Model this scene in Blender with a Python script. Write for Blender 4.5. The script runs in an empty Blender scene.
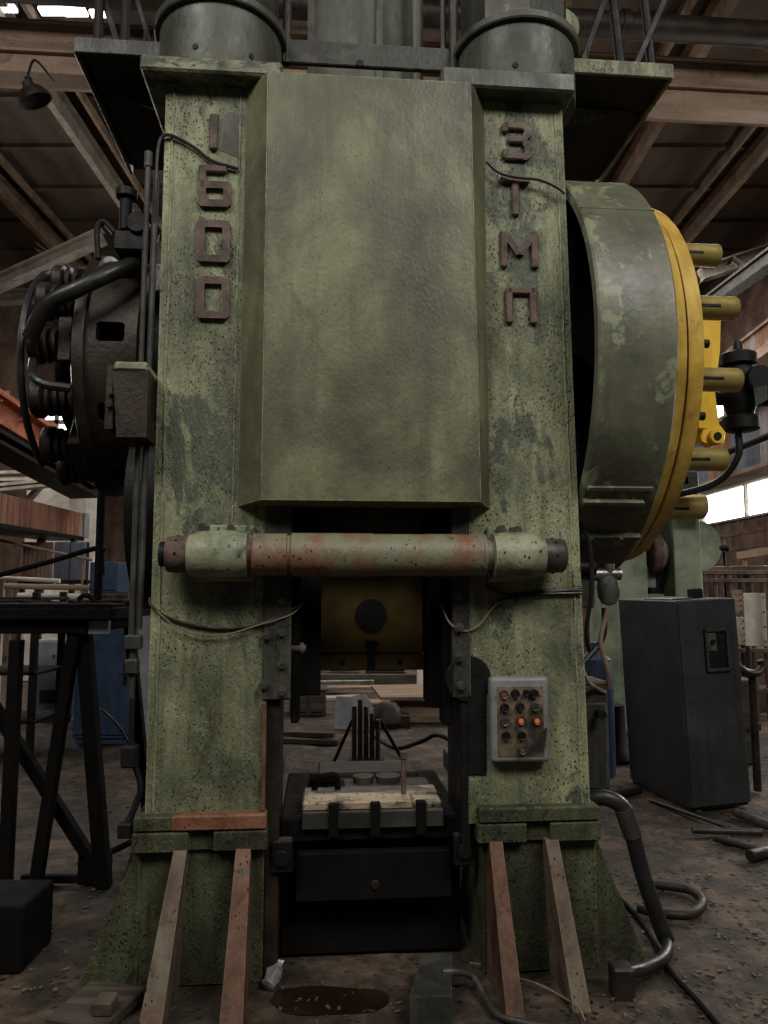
import bpy, bmesh, math, random
from mathutils import Vector, Matrix, noise
random.seed(7)
SC = bpy.context.scene
COL = SC.collection
PI = math.pi
R = math.radians

# ------------------------------------------------------------------ camera
cam_d = bpy.data.cameras.new('camera'); cam = bpy.data.objects.new('camera', cam_d); COL.objects.link(cam)
cam_d.sensor_fit = 'VERTICAL'; cam_d.sensor_height = 36.0; cam_d.lens = 36.0 * 750 / 1024
cam.location = (0, 0, 1.6); cam.rotation_euler = (R(95.7), 0, 0)
cam_d.clip_start = .05; cam_d.clip_end = 200
SC.camera = cam

def at(px, py, Y):
    """world point at depth Y seen along a measured sight line"""
    u = (px - 384) / 750; v = (512 - py) / 750; p = R(5.7)
    dy = math.cos(p) - v * math.sin(p); dz = math.sin(p) + v * math.cos(p)
    t = Y / dy
    return Vector((u * t, Y, 1.6 + dz * t))

def ground(px, py, z=0.0):
    u = (px - 384) / 750; v = (512 - py) / 750; p = R(5.7)
    dy = math.cos(p) - v * math.sin(p); dz = math.sin(p) + v * math.cos(p)
    t = (z - 1.6) / dz
    return Vector((u * t, dy * t, z))

# ------------------------------------------------------------------ materials
def lin(c):
    return tuple(((x / 255 / 12.92) if x / 255 <= .04045 else ((x / 255 + .055) / 1.055) ** 2.4) for x in c[:3]) + (1,)

def mat(name, ramp, sc=4, stretch=(1, 1, 1), flakes=None, specks=None, rust=None, rough=.6, metal=0.0,
        bump=.25, bsc=45, wear=None, streak=None, emit=None, curl=0.0, spec=.35):
    m = bpy.data.materials.new(name); m.use_nodes = True
    nt = m.node_tree; N = nt.nodes; K = nt.links
    for n in list(N): N.remove(n)
    out = N.new('ShaderNodeOutputMaterial'); bs = N.new('ShaderNodeBsdfPrincipled')
    K.new(bs.outputs[0], out.inputs[0])
    tc = N.new('ShaderNodeTexCoord'); mp = N.new('ShaderNodeMapping')
    K.new(tc.outputs['Object'], mp.inputs[0]); mp.inputs['Scale'].default_value = stretch
    mp.inputs['Location'].default_value = (random.uniform(-9, 9), random.uniform(-9, 9), random.uniform(-9, 9))
    def nz(scale, detail=8, rough_=.62, dist=0.0, src=mp):
        n = N.new('ShaderNodeTexNoise'); n.inputs['Scale'].default_value = scale; n.inputs['Detail'].default_value = detail
        n.inputs['Roughness'].default_value = rough_; n.inputs['Distortion'].default_value = dist
        K.new(src.outputs[0], n.inputs['Vector']); return n.outputs[0]
    def rampn(src, stops):
        r = N.new('ShaderNodeValToRGB'); e = r.color_ramp.elements
        while len(e) < len(stops): e.new(.5)
        for el, (p, c) in zip(e, stops):
            el.position = p; el.color = lin(c) if not isinstance(c, float) else (c, c, c, 1)
        K.new(src, r.inputs[0]); return r.outputs[0]
    def mix(fac, a, b):
        x = N.new('ShaderNodeMix'); x.data_type = 'RGBA'
        if isinstance(fac, float): x.inputs[0].default_value = fac
        else: K.new(fac, x.inputs[0])
        K.new(a, x.inputs[6])
        if isinstance(b, tuple): x.inputs[7].default_value = lin(b)
        else: K.new(b, x.inputs[7])
        return x.outputs[2]
    def mul(a, b):
        x = N.new('ShaderNodeMath'); x.operation = 'MULTIPLY'
        K.new(a, x.inputs[0])
        if isinstance(b, float): x.inputs[1].default_value = b
        else: K.new(b, x.inputs[1])
        return x.outputs[0]
    col = rampn(nz(sc, 10, .65, .3), ramp)
    hgt = nz(bsc, 6, .6, curl)
    if streak:                                    # vertical runs of grime: (colour, amount)
        mp2 = N.new('ShaderNodeMapping'); K.new(tc.outputs['Object'], mp2.inputs[0]); mp2.inputs['Scale'].default_value = (9, 9, .55)
        f = rampn(nz(2.2, 6, .6, .2, mp2), [(.50, 0.0), (.72, float(streak[1]))])
        col = mix(f, col, streak[0])
    if flakes:                                    # (colour, low, high, scale)
        f = rampn(nz(flakes[3], 12, .72, .6), [(flakes[1], 0.0), (flakes[2], 1.0)])
        col = mix(f, col, flakes[0])
    if rust:
        f = rampn(nz(rust[3], 12, .75, .9), [(rust[1], 0.0), (rust[2], 1.0)])
        col = mix(f, col, rust[0])
    if specks:                                    # (colour, radius, scale)
        v = N.new('ShaderNodeTexVoronoi'); v.inputs['Scale'].default_value = specks[2]; v.inputs['Randomness'].default_value = 1
        vm = N.new('ShaderNodeMapping'); K.new(tc.outputs['Object'], vm.inputs[0]); vm.inputs['Scale'].default_value = (1, 1, .6)
        dn = N.new('ShaderNodeTexNoise'); dn.inputs['Scale'].default_value = specks[2] * .8; dn.inputs['Detail'].default_value = 3
        K.new(tc.outputs['Object'], dn.inputs['Vector'])
        ad = N.new('ShaderNodeMix'); ad.data_type = 'VECTOR'; ad.inputs[0].default_value = .012
        K.new(vm.outputs[0], ad.inputs[4]); K.new(dn.outputs[1], ad.inputs[5])
        K.new(ad.outputs[1], v.inputs['Vector'])
        d = rampn(v.outputs['Distance'], [(specks[1] * .6, 1.0), (specks[1], 0.0)])
        g = rampn(nz(6, 4, .5), [(.42, 0.0), (.56, 1.0)])
        f = mul(d, g)
        col = mix(f, col, specks[0])
        sub = N.new('ShaderNodeMath'); sub.operation = 'SUBTRACT'; K.new(hgt, sub.inputs[0]); K.new(f, sub.inputs[1]); hgt = sub.outputs[0]
    if wear:                                      # (colour, radius): rubbed metal on the arrises
        bv = N.new('ShaderNodeBevel'); bv.samples = 4; bv.inputs['Radius'].default_value = wear[1]
        ge = N.new('ShaderNodeNewGeometry'); dt = N.new('ShaderNodeVectorMath'); dt.operation = 'DOT_PRODUCT'
        K.new(bv.outputs[0], dt.inputs[0]); K.new(ge.outputs['Normal'], dt.inputs[1])
        e = rampn(dt.outputs['Value'], [(.86, 1.0), (.985, 0.0)])
        f = mul(e, rampn(nz(22, 6, .7), [(.40, 0.0), (.60, .8)]))
        col = mix(f, col, wear[0])
    K.new(col, bs.inputs['Base Color'])
    rr = rampn(nz(sc * 2.3, 6), [(.3, float(max(.05, rough - .13))), (.7, float(min(1, rough + .13)))])
    K.new(rr, bs.inputs['Roughness']); bs.inputs['Metallic'].default_value = metal
    bs.inputs['Specular IOR Level'].default_value = spec
    if bump:
        b = N.new('ShaderNodeBump'); b.inputs['Strength'].default_value = bump; b.inputs['Distance'].default_value = .012
        K.new(hgt, b.inputs['Height']); K.new(b.outputs[0], bs.inputs['Normal'])
    if emit:
        K.new(col, bs.inputs['Emission Color']); bs.inputs['Emission Strength'].default_value = emit
    return m

GREEN = mat('green column paint', [(.34, (72, 73, 55)), (.45, (102, 105, 79)), (.54, (125, 128, 98)), (.68, (149, 152, 118))], 3.4, (1, 1, .5),
            flakes=((76, 79, 64), .54, .575, 3.6), specks=((52, 50, 37), .27, 70), rust=((83, 66, 49), .68, .73, 6), rough=.48, bump=.8, bsc=30, curl=2.5,
            wear=((166, 164, 133), .012), streak=((60, 60, 46), .6))
GREEN_R = mat('green wheel paint', [(.36, (70, 70, 58)), (.5, (88, 89, 72)), (.64, (104, 105, 85))], 2.5, (1, 1, .8),
              flakes=((118, 122, 96), .555, .60, 4.2), rough=.45, bump=.25, bsc=30, wear=((128, 128, 106), .01), streak=((66, 66, 54), .5))
GREEN_BOX = mat('green cover paint', [(.34, (65, 65, 50)), (.46, (85, 85, 64)), (.54, (97, 98, 73)), (.68, (120, 122, 92))], 2.6, (1, 1, .7),
                flakes=((73, 74, 57), .54, .66, 2.4), specks=((62, 61, 47), .2, 60), rust=((104, 78, 56), .735, .76, 7), rough=.45, bump=.28, bsc=60,
                wear=((155, 156, 127), .01), streak=((75, 75, 58), .7))
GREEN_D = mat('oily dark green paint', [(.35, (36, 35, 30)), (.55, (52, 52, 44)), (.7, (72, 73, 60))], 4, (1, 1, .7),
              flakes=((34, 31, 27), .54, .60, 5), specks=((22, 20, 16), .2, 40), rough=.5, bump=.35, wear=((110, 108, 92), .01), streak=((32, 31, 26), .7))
GREEN_S = mat('stained skirt paint', [(.35, (40, 41, 28)), (.5, (62, 65, 44)), (.68, (82, 86, 60))], 4, (1, 1, .6),
              flakes=((40, 37, 26), .55, .64, 5), specks=((28, 26, 18), .27, 68), rough=.6, bump=.8, bsc=30, curl=2.5, wear=((112, 110, 81), .01), streak=((42, 40, 29), .7))
PLATE = mat('flaking plate paint', [(.40, (58, 60, 49)), (.5, (92, 95, 77)), (.6, (124, 124, 100))], 9, (1, 1, 1.4),
            flakes=((48, 44, 37), .53, .57, 11), rough=.6, bump=.5, wear=((136, 132, 112), .01))
RUSTG = mat('rusted green paint', [(.40, (112, 114, 92)), (.48, (112, 108, 86)), (.54, (112, 92, 74)), (.60, (116, 82, 64))], 3.0, (1.6, 1, 1),
            flakes=((78, 70, 56), .57, .64, 8), specks=((34, 29, 24), .22, 44), rough=.42, bump=.4, bsc=36)
SOCKET = mat('socket paint', [(.38, (84, 87, 68)), (.5, (118, 122, 98)), (.66, (146, 148, 121))], 6, (1, 1, 1),
             flakes=((64, 66, 52), .56, .62, 7), specks=((30, 28, 22), .22, 36), rough=.45, bump=.3, wear=((160, 160, 138), .01))
RUST = mat('brown rust', [(.38, (50, 41, 35)), (.5, (78, 62, 53)), (.64, (98, 80, 69))], 9, (1, 1, 1),
           flakes=((72, 62, 54), .58, .66, 12), rough=.65, bump=.35, wear=((140, 118, 102), .006))
RUSTO = mat('orange rust', [(.38, (72, 50, 37)), (.5, (112, 70, 49)), (.64, (126, 88, 66))], 7, (1, 1, 1),
            flakes=((96, 100, 78), .58, .63, 5), specks=((36, 26, 20), .2, 44), rough=.65, bump=.35, wear=((142, 122, 104), .01))
RIBO = mat('rust orange rib paint', [(.38, (62, 44, 33)), (.5, (96, 66, 48)), (.62, (112, 84, 66))], 6, (1, 1, .5), flakes=((70, 72, 60), .55, .60, 6), specks=((30, 24, 20), .22, 44), rough=.65, bump=.4, wear=((120, 106, 92), .008))
RIB = mat('worn rib paint', [(.38, (74, 58, 46)), (.5, (94, 80, 66)), (.62, (104, 97, 80))], 7, (1, 1, .5),
          flakes=((92, 62, 46), .54, .60, 6), specks=((30, 24, 20), .22, 44), rough=.65, bump=.4, wear=((126, 112, 98), .008))
YELLOW = mat('worn yellow paint', [(.35, (150, 120, 50)), (.5, (184, 150, 68)), (.68, (204, 172, 92))], 4, (1, 1, 1),
             flakes=((118, 102, 64), .57, .66, 6), rough=.42, bump=.12, wear=((122, 102, 62), .006), streak=((150, 116, 44), .5))
YBRIGHT = mat('bright yellow paint', [(.35, (208, 162, 38)), (.65, (232, 192, 62))], 3, rough=.4, bump=.08)
YDARK = mat('dark yellow paint', [(.35, (58, 45, 12)), (.5, (76, 60, 18)), (.7, (88, 71, 24))], 4, flakes=((56, 44, 18), .58, .7, 5), rough=.5, bump=.2)  # dark yellow with random darker patches
BRASS = mat('dull brass paint', [(.35, (128, 112, 62)), (.5, (160, 142, 84)), (.68, (176, 158, 98))], 7, flakes=((98, 88, 58), .58, .68, 9), rough=.34, metal=.55, bump=.12, wear=((190, 176, 124), .005))
IRON = mat('dark brown iron', [(.35, (30, 26, 22)), (.5, (44, 37, 31)), (.68, (58, 48, 39))], 6, rust=((66, 48, 36), .60, .70, 7), rough=.5, metal=.35, bump=.3, wear=((84, 74, 64), .006))
BLACK = mat('black steel', [(.35, (14, 13, 12)), (.65, (24, 22, 21))], 6, rough=.55, bump=.2, wear=((46, 43, 40), .004), spec=.2)
DRUM = mat('grey green drum paint', [(.36, (52, 53, 46)), (.5, (68, 70, 60)), (.66, (84, 86, 74))], 4, (1, 1, .6), flakes=((44, 43, 38), .56, .64, 6), rough=.5, bump=.2, wear=((104, 102, 90), .008), streak=((42, 41, 36), .6))
SHADEBLACK = mat('shade black steel', [(.35, (12, 11, 10)), (.65, (20, 18, 17))], 6, rough=.8, bump=.2, spec=.08)  # dull near black: shade on stand and in press recesses put into colour
PIT = mat('black recess', [(.35, (9, 8, 7)), (.65, (14, 13, 12))], 6, rough=.8, bump=0, spec=.05)
RUBBER = mat('black rubber', [(.35, (24, 24, 24)), (.65, (36, 36, 35))], 12, rough=.42, bump=.1)
GUNMETAL = mat('dark grey steel', [(.35, (44, 43, 39)), (.5, (60, 59, 54)), (.66, (80, 79, 73))], 5, (1, 1, .6), flakes=((48, 46, 42), .58, .66, 8), rough=.45, metal=.35, bump=.2, wear=((112, 110, 102), .008), streak=((40, 40, 36), .5))
STEEL = mat('scuffed steel', [(.35, (96, 94, 90)), (.6, (140, 138, 132))], 8, rough=.35, metal=.8, bump=.12)
GREYP = mat('grey enamel', [(.35, (96, 96, 96)), (.5, (112, 112, 112)), (.66, (124, 124, 124))], 5, flakes=((84, 80, 74), .6, .64, 9), rough=.4, bump=.08, wear=((160, 160, 158), .006))
PANELB = mat('greasy brown panel face', [(.36, (64, 52, 42)), (.5, (96, 82, 66)), (.64, (124, 110, 92))], 12, flakes=((60, 58, 54), .55, .6, 7), rough=.4, metal=.3, bump=.2)
ORANGE = mat('orange button plastic', [(.4, (226, 92, 40)), (.6, (240, 112, 60))], 10, rough=.35, bump=0)
REDBR = mat('brick red button plastic', [(.4, (122, 52, 36)), (.6, (140, 64, 46))], 10, rough=.35, bump=0)
CABI = mat('charcoal cabinet paint', [(.35, (40, 41, 42)), (.5, (48, 49, 51)), (.68, (57, 58, 60))], 3, flakes=((108, 114, 104), .70, .74, 3), specks=((120, 120, 116), .05, 9), rough=.5, bump=.1, wear=((104, 104, 104), .006), streak=((36, 36, 37), .6))
BLUE = mat('dark blue cabinet paint', [(.35, (34, 48, 66)), (.5, (42, 60, 84)), (.68, (54, 74, 98))], 4, flakes=((40, 46, 56), .58, .68, 4), rough=.5, bump=.15, streak=((36, 44, 58), .6))
PALE = mat('pale grey panel paint', [(.35, (112, 113, 116)), (.55, (138, 140, 144)), (.7, (158, 160, 163))], 4, flakes=((106, 106, 108), .60, .68, 5), rough=.5, bump=.1, streak=((120, 120, 122), .5))
WHITE = mat('dirty white paint', [(.35, (168, 160, 148)), (.6, (200, 194, 182))], 4, rust=((142, 98, 64), .63, .70, 5), rough=.6, bump=.15)
RUSTSHEET = mat('rusty sheet metal', [(.36, (96, 64, 48)), (.48, (128, 88, 68)), (.56, (136, 112, 98)), (.64, (138, 136, 138))], 2.2, (1, 1, .25), rough=.65, bump=.3, bsc=20, streak=((78, 54, 42), .7))
BLUESHEET = mat('blue grey sheet metal', [(.36, (76, 82, 92)), (.6, (104, 112, 122)), (.7, (118, 92, 78))], 3, (1, 1, .3), rough=.6, bump=.2, streak=((74, 66, 62), .6))
ORGIRD = mat('faded orange girder paint', [(.36, (118, 66, 46)), (.5, (158, 92, 66)), (.68, (178, 118, 90))], 3, flakes=((84, 56, 44), .58, .64, 5), rough=.6, bump=.2)
BGGREEN = mat('pale green machine paint', [(.36, (98, 108, 88)), (.5, (126, 136, 112)), (.68, (150, 158, 136))], 3, flakes=((76, 80, 66), .60, .68, 4), rough=.5, bump=.15)
BEAM = mat('dusty tan beam paint', [(.36, (92, 76, 62)), (.5, (128, 108, 90)), (.68, (150, 128, 108))], 2, (.4, 1, 1), flakes=((70, 58, 48), .60, .70, 3), rough=.75, bump=.15, streak=((150, 130, 112), .4))
LBEAM = mat('light grey truss paint', [(.36, (120, 114, 104)), (.6, (162, 154, 142))], 3, rough=.7, bump=.15, streak=((112, 98, 84), .7))
ROOFM = mat('smoky roof sheet', [(.36, (66, 56, 47)), (.5, (86, 73, 62)), (.68, (104, 89, 75))], 1.3, (1, .35, 1), rough=.8, bump=.3, bsc=8)
WALLM = mat('sooty brick wall', [(.36, (66, 52, 44)), (.5, (92, 72, 60)), (.68, (112, 92, 78))], 2, flakes=((120, 108, 98), .62, .68, 3), rough=.85, bump=.3, bsc=12)
WOOD = mat('weathered boards', [(.36, (90, 74, 60)), (.5, (120, 100, 82)), (.66, (146, 126, 106))], 5, (.4, 4, 4), rough=.75, bump=.3, bsc=20)
DARKWOOD = mat('dark oily timber', [(.36, (44, 38, 33)), (.5, (62, 54, 46)), (.66, (82, 72, 62))], 5, (.4, 4, 4), rough=.75, bump=.3, bsc=20)
FLOORM = mat('oily earth floor', [(.32, (30, 25, 20)), (.46, (52, 43, 34)), (.56, (74, 61, 49)), (.7, (102, 86, 70))], 5, rust=((24, 19, 16), .50, .64, .33), flakes=((30, 25, 22), .55, .67, 1.3), specks=((24, 20, 17), .3, 22), rough=.8, bump=1.0, bsc=16, curl=1.5)
DIRT = mat('debris', [(.36, (54, 45, 37)), (.6, (98, 84, 70))], 3, rough=.8, bump=.3)
OIL = mat('brown oil stain', [(.4, (28, 18, 12)), (.6, (42, 27, 18))], 3, rough=.28, bump=.1)
CLEARP = mat('clear crumpled plastic', [(.4, (112, 112, 110)), (.6, (150, 150, 147))], 9, rough=.2, bump=.6, bsc=30)
DIE = mat('lit scaled die steel', [(.44, (40, 36, 32)), (.5, (78, 70, 60)), (.56, (158, 140, 116))], 4, (.7, 1, 1), specks=((22, 20, 18), .25, 30), rough=.5, metal=.2, bump=.4)
PANE = mat('bright window glass', [(.3, (225, 228, 225)), (.7, (255, 255, 255))], 1.0, rough=.3, bump=0, emit=5.0)

# ------------------------------------------------------------------ mesh builder
class MB:
    def __init__(s): s.bm = bmesh.new(); s.mi = 0
    def _fin(s, verts, bevel=0, seg=1):
        fs = {f for v in verts for f in v.link_faces}
        for f in fs: f.material_index = s.mi
        if bevel:
            es = [e for e in {e for v in verts for e in v.link_edges} if e.is_manifold and e.calc_face_angle(0) > .5]
            r = bmesh.ops.bevel(s.bm, geom=es, offset=bevel, segments=seg, profile=.5, affect='EDGES', clamp_overlap=True)
            for f in r['faces']: f.material_index = s.mi
        return s
    def box(s, x0, x1, y0, y1, z0, z1, bevel=.004, M=None, seg=1):
        m = Matrix.Translation(((x0 + x1) / 2, (y0 + y1) / 2, (z0 + z1) / 2)) @ Matrix.Diagonal((abs(x1 - x0), abs(y1 - y0), abs(z1 - z0), 1))
        r = bmesh.ops.create_cube(s.bm, size=1, matrix=(M @ m) if M else m)
        return s._fin(r['verts'], bevel, seg)
    def hexa(s, lo, hi, bevel=0):
        """lo, hi: matching rings of points"""
        a = [s.bm.verts.new(p) for p in lo]; b = [s.bm.verts.new(p) for p in hi]; n = len(a)
        s.bm.faces.new(a[::-1]); s.bm.faces.new(b)
        for i in range(n): s.bm.faces.new((a[i], a[(i + 1) % n], b[(i + 1) % n], b[i]))
        return s._fin(a + b, bevel)
    def prism(s, pts, axis, a0, a1, bevel=0):
        def P(q, a): return {'x': (a, q[0], q[1]), 'y': (q[0], a, q[1]), 'z': (q[0], q[1], a)}[axis]
        return s.hexa([P(q, a0) for q in pts], [P(q, a1) for q in pts], bevel)
    def lathe(s, prof, c, axis='z', seg=32, closed=True):
        """prof: list of (radius, height along the axis)"""
        A = {'x': (Vector((0, 1, 0)), Vector((0, 0, 1)), Vector((1, 0, 0))), 'y': (Vector((0, 0, 1)), Vector((1, 0, 0)), Vector((0, 1, 0))),
             'z': (Vector((1, 0, 0)), Vector((0, 1, 0)), Vector((0, 0, 1)))}[axis] if isinstance(axis, str) else axis
        c = Vector(c); rings = []; vs = []
        for r, h in prof:
            ring = [s.bm.verts.new(c + A[2] * h + (A[0] * math.cos(2 * PI * i / seg) + A[1] * math.sin(2 * PI * i / seg)) * max(r, 1e-4)) for i in range(seg)]
            rings.append(ring); vs += ring
        for a, b in zip(rings, rings[1:]):
            for i in range(seg): s.bm.faces.new((a[i], a[(i + 1) % seg], b[(i + 1) % seg], b[i]))
        if closed: s.bm.faces.new(rings[0][::-1]); s.bm.faces.new(rings[-1])
        return s._fin(vs)
    def cyl(s, p, q, r, seg=20, r2=None):
        p = Vector(p); q = Vector(q); d = q - p; L = d.length; d.normalize()
        u = d.orthogonal().normalized(); w = d.cross(u)
        r2 = r if r2 is None else r2; b = min(r, L) * .08
        return s.lathe([(r - b, 0), (r, b), (r2, L - b), (r2 - b, L)], p, (u, w, d), seg)
    def bar(s, p, q, w, h, up=(0, 0, 1), bevel=.003):
        p = Vector(p); q = Vector(q); d = q - p; L = d.length; d.normalize(); up = Vector(up)
        if abs(d.dot(up)) > .98: up = Vector((0, 1, 0))
        sd = d.cross(up).normalized(); u2 = sd.cross(d)
        M = Matrix((( d.x, sd.x, u2.x, (p.x + q.x) / 2), (d.y, sd.y, u2.y, (p.y + q.y) / 2), (d.z, sd.z, u2.z, (p.z + q.z) / 2), (0, 0, 0, 1)))
        return s.box(-L / 2, L / 2, -w / 2, w / 2, -h / 2, h / 2, bevel, M)
    def tube(s, pts, r, seg=10, smooth=True, sub=8, ribs=None):
        P = [Vector(p) for p in pts]
        if smooth and len(P) > 2:
            Q = []
            E = [P[0] * 2 - P[1]] + P + [P[-1] * 2 - P[-2]]
            for i in range(1, len(E) - 2):
                for k in range(sub):
                    t = k / sub; a, b, c, d = E[i - 1], E[i], E[i + 1], E[i + 2]
                    Q.append(.5 * ((2 * b) + (c - a) * t + (2 * a - 5 * b + 4 * c - d) * t * t + (3 * b - a - 3 * c + d) * t ** 3))
            Q.append(P[-1]); P = Q
        rings = []; vs = []; prev = None
        for i, p in enumerate(P):
            d = (P[min(i + 1, len(P) - 1)] - P[max(i - 1, 0)]).normalized()
            u = d.orthogonal().normalized() if prev is None else (prev - d * prev.dot(d)).normalized()
            prev = u; w = d.cross(u)
            rad = r * (1 + (ribs if (ribs and i % 2) else 0))
            ring = [s.bm.verts.new(p + (u * math.cos(2 * PI * k / seg) + w * math.sin(2 * PI * k / seg)) * rad) for k in range(seg)]
            rings.append(ring); vs += ring
        for a, b in zip(rings, rings[1:]):
            for k in range(seg): s.bm.faces.new((a[k], a[(k + 1) % seg], b[(k + 1) % seg], b[k]))
        s.bm.faces.new(rings[0][::-1]); s.bm.faces.new(rings[-1])
        return s._fin(vs)
    def done(s, name, mats, parent=None, loc=None, ang=35):
        bmesh.ops.recalc_face_normals(s.bm, faces=s.bm.faces)
        me = bpy.data.meshes.new(name); s.bm.to_mesh(me); s.bm.free()
        for m in (mats if isinstance(mats, (list, tuple)) else [mats]): me.materials.append(m)
        for p in me.polygons: p.use_smooth = True
        me.set_sharp_from_angle(angle=R(ang))
        o = bpy.data.objects.new(name, me); COL.objects.link(o)
        if parent: o.parent = parent
        if loc: o.location = loc
        return o

def tag(o, label, cat, group=None, kind=None):
    o['label'] = label; o['category'] = cat
    if group: o['group'] = group
    if kind: o['kind'] = kind
    return o
def thing(name, label, cat, loc=(0, 0, 0), rz=0.0, group=None):
    o = bpy.data.objects.new(name, None); COL.objects.link(o); o.empty_display_size = .2
    o.location = loc; o.rotation_euler = (0, 0, rz)
    return tag(o, label, cat, group)
def struct(o, label, cat):
    return tag(o, label, cat, None, 'structure')
def dup(o, parent=None):
    c = o.copy(); COL.objects.link(c)
    if parent: c.parent = parent
    for ch in list(o.children): dup(ch, c)
    return c
def center(o):
    """move a single mesh object's origin to the middle of its base"""
    vs = [v.co for v in o.data.vertices]
    c = Vector(((min(v.x for v in vs) + max(v.x for v in vs)) / 2, (min(v.y for v in vs) + max(v.y for v in vs)) / 2, min(v.z for v in vs)))
    o.data.transform(Matrix.Translation(-c)); o.location = c
    return o

# ------------------------------------------------------------------ the hall
def build_hall():
    g = MB(); bm = g.bm; nx, ny = 120, 190; x0, x1, y0, y1 = -9, 9, -4, 24.5
    vs = [[bm.verts.new((x0 + (x1 - x0) * i / nx, y0 + (y1 - y0) * j / ny,
                         -.035 * max(0, noise.noise(Vector((i * .21, j * .21, 0)))) - .02 * abs(noise.noise(Vector((i * .6, j * .6, 3)))))) for i in range(nx + 1)] for j in range(ny + 1)]
    for j in range(ny):
        for i in range(nx): bm.faces.new((vs[j][i], vs[j][i + 1], vs[j + 1][i + 1], vs[j + 1][i]))
    struct(g.done('floor', FLOORM), 'oily brown earth and concrete workshop floor', 'floor')
    b = MB()                                              # corrugated roof sheets
    b.box(-9, 9, 5.0, 24.5, 9.0, 9.1, 0)
    for k in range(15): b.box(-9, 9, 5.4 + k * 1.3, 5.5 + k * 1.3, 8.93, 9.0, 0)
    struct(b.done('ceiling', ROOFM), 'dark smoky sheet roof of the hall', 'ceiling')
    struct(MB().box(-9, -8.85, 3, 24.5, -.1, 9, 0).done('wall_left', WALLM), 'sooty left wall of the hall', 'wall')
    b = MB()                                              # right wall with the opening of the long window
    b.box(8.0, 8.2, 4, 24.5, -.1, 3.15, 0); b.box(8.0, 8.2, 4, 24.5, 3.85, 9, 0); b.box(8.0, 8.2, 4, 14.2, 3.15, 3.85, 0); b.box(8.0, 8.2, 21, 24.5, 3.15, 3.85, 0)
    for k in range(14): b.box(7.97, 8.0, 8 + k * 1.1, 8.05 + k * 1.1, 0, 3.1, 0)
    struct(b.done('wall_right', WALLM), 'sooty brick right wall with a long bright window', 'wall')
    struct(MB().box(-9, 9, 24.5, 24.7, -.1, 9.1, 0).done('wall_back', WALLM), 'sooty far end wall of the hall', 'wall')
    w = MB().box(8.05, 8.1, 14.2, 21, 3.15, 3.85, 0).done('window_1', PANE); struct(w, 'bright white ribbon window behind the yellow wheel', 'window')
    f = MB()
    for k in range(4): f.box(7.96, 8.04, 14.2 + k * 2.26 - .03, 14.2 + k * 2.26 + .03, 3.12, 3.88, .004)
    f.box(7.96, 8.04, 14.2, 21, 3.1, 3.15, .004); f.box(7.96, 8.04, 14.2, 21, 3.85, 3.9, .004)
    f.done('window_frame', LBEAM, w)
    n = 2
    for (xa, xb, ya, yb) in ((42, 62, 9, 16), (66, 84, 9, 17), (2, 14, 7, 13), (92, 104, 12, 18), (52, 68, 44, 53), (70, 86, 45, 53), (6, 16, 42, 51)):
        q = [ground(px, py, 8.86) for px in (xa, xb) for py in (ya, yb)]
        X0, X1 = min(v.x for v in q), max(v.x for v in q); Y0, Y1 = min(v.y for v in q), max(v.y for v in q)
        w = MB().box(X0, X1, Y0, Y1, 8.86, 8.9, 0).done('window_%d' % n, PANE)
        struct(w, 'small bright roof light between the girders at top left', 'window'); n += 1
        MB().box(X0 - .04, X1 + .04, Y0 - .04, Y1 + .04, 8.9, 8.93, 0).done('window_frame', BLACK, w)
    # roof ribs running away from the viewer
    k = 1
    for X, m in ((-6.9, BEAM), (-4.85, LBEAM), (4.2, BEAM), (6.2, BEAM), (-2.6, BEAM), (2.2, BEAM)):
        b = MB(); b.box(X - .12, X + .12, 5.6, 24.4, 8.86, 8.9, .005); b.box(X - .02, X + .02, 5.6, 24.4, 8.62, 8.86, .004); b.box(X - .06, X + .06, 5.6, 24.4, 8.58, 8.62, .005)
        struct(b.done('trim_%d' % k, m), 'long roof rib running away from the viewer', 'roof rib'); k += 1
        b = MB(); b.box(X + (.34 if X < 0 else -.40), X + (.40 if X < 0 else -.34), 5.6, 24.4, 8.78, 8.92, .004)
        struct(b.done('trim_%d' % k, BEAM), 'thin roof rail running beside a roof rib', 'roof rib'); k += 1
    # girders crossing the hall
    for (Y, z0, z1, d, m, lab) in ((7.4, 6.78, 6.98, .13, BEAM, 'nearest tan girder crossing the hall under the roof'), (8.4, 7.86, 8.08, .28, BEAM, 'tan girder crossing the hall just under the roof, behind the nearest one'),
                              (9.9, 8.55, 8.85, .3, BEAM, 'highest tan girder crossing the hall at the top of the view')):
        o = MB().box(-8.2, 7.6, -.0, d, z0, z1, .01).box(-8.2, 7.6, -.05, d + .05, z1, z1 + .03, .005).box(-8.2, 7.6, -.05, d + .05, z0 - .03, z0, .005).done('trim_%d' % k, m)
        o.location = (0, Y, 0); o.rotation_euler = (0, 0, R(4.6)); struct(o, lab, 'girder'); k += 1
    o = MB().cyl((-8.4, 0, 0), (7.6, 0, 0), .14, 20).cyl((2.75, 0, 0), (2.85, 0, 0), .17, 20).cyl((4.6, 0, 0), (4.7, 0, 0), .17, 20).done('trim_%d' % k, IRON)
    o.location = (0, 7.9, 8.10); o.rotation_euler = (0, 0, R(4.6)); struct(o, 'round iron pipe crossing the hall between the girders', 'pipe'); k += 1
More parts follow.
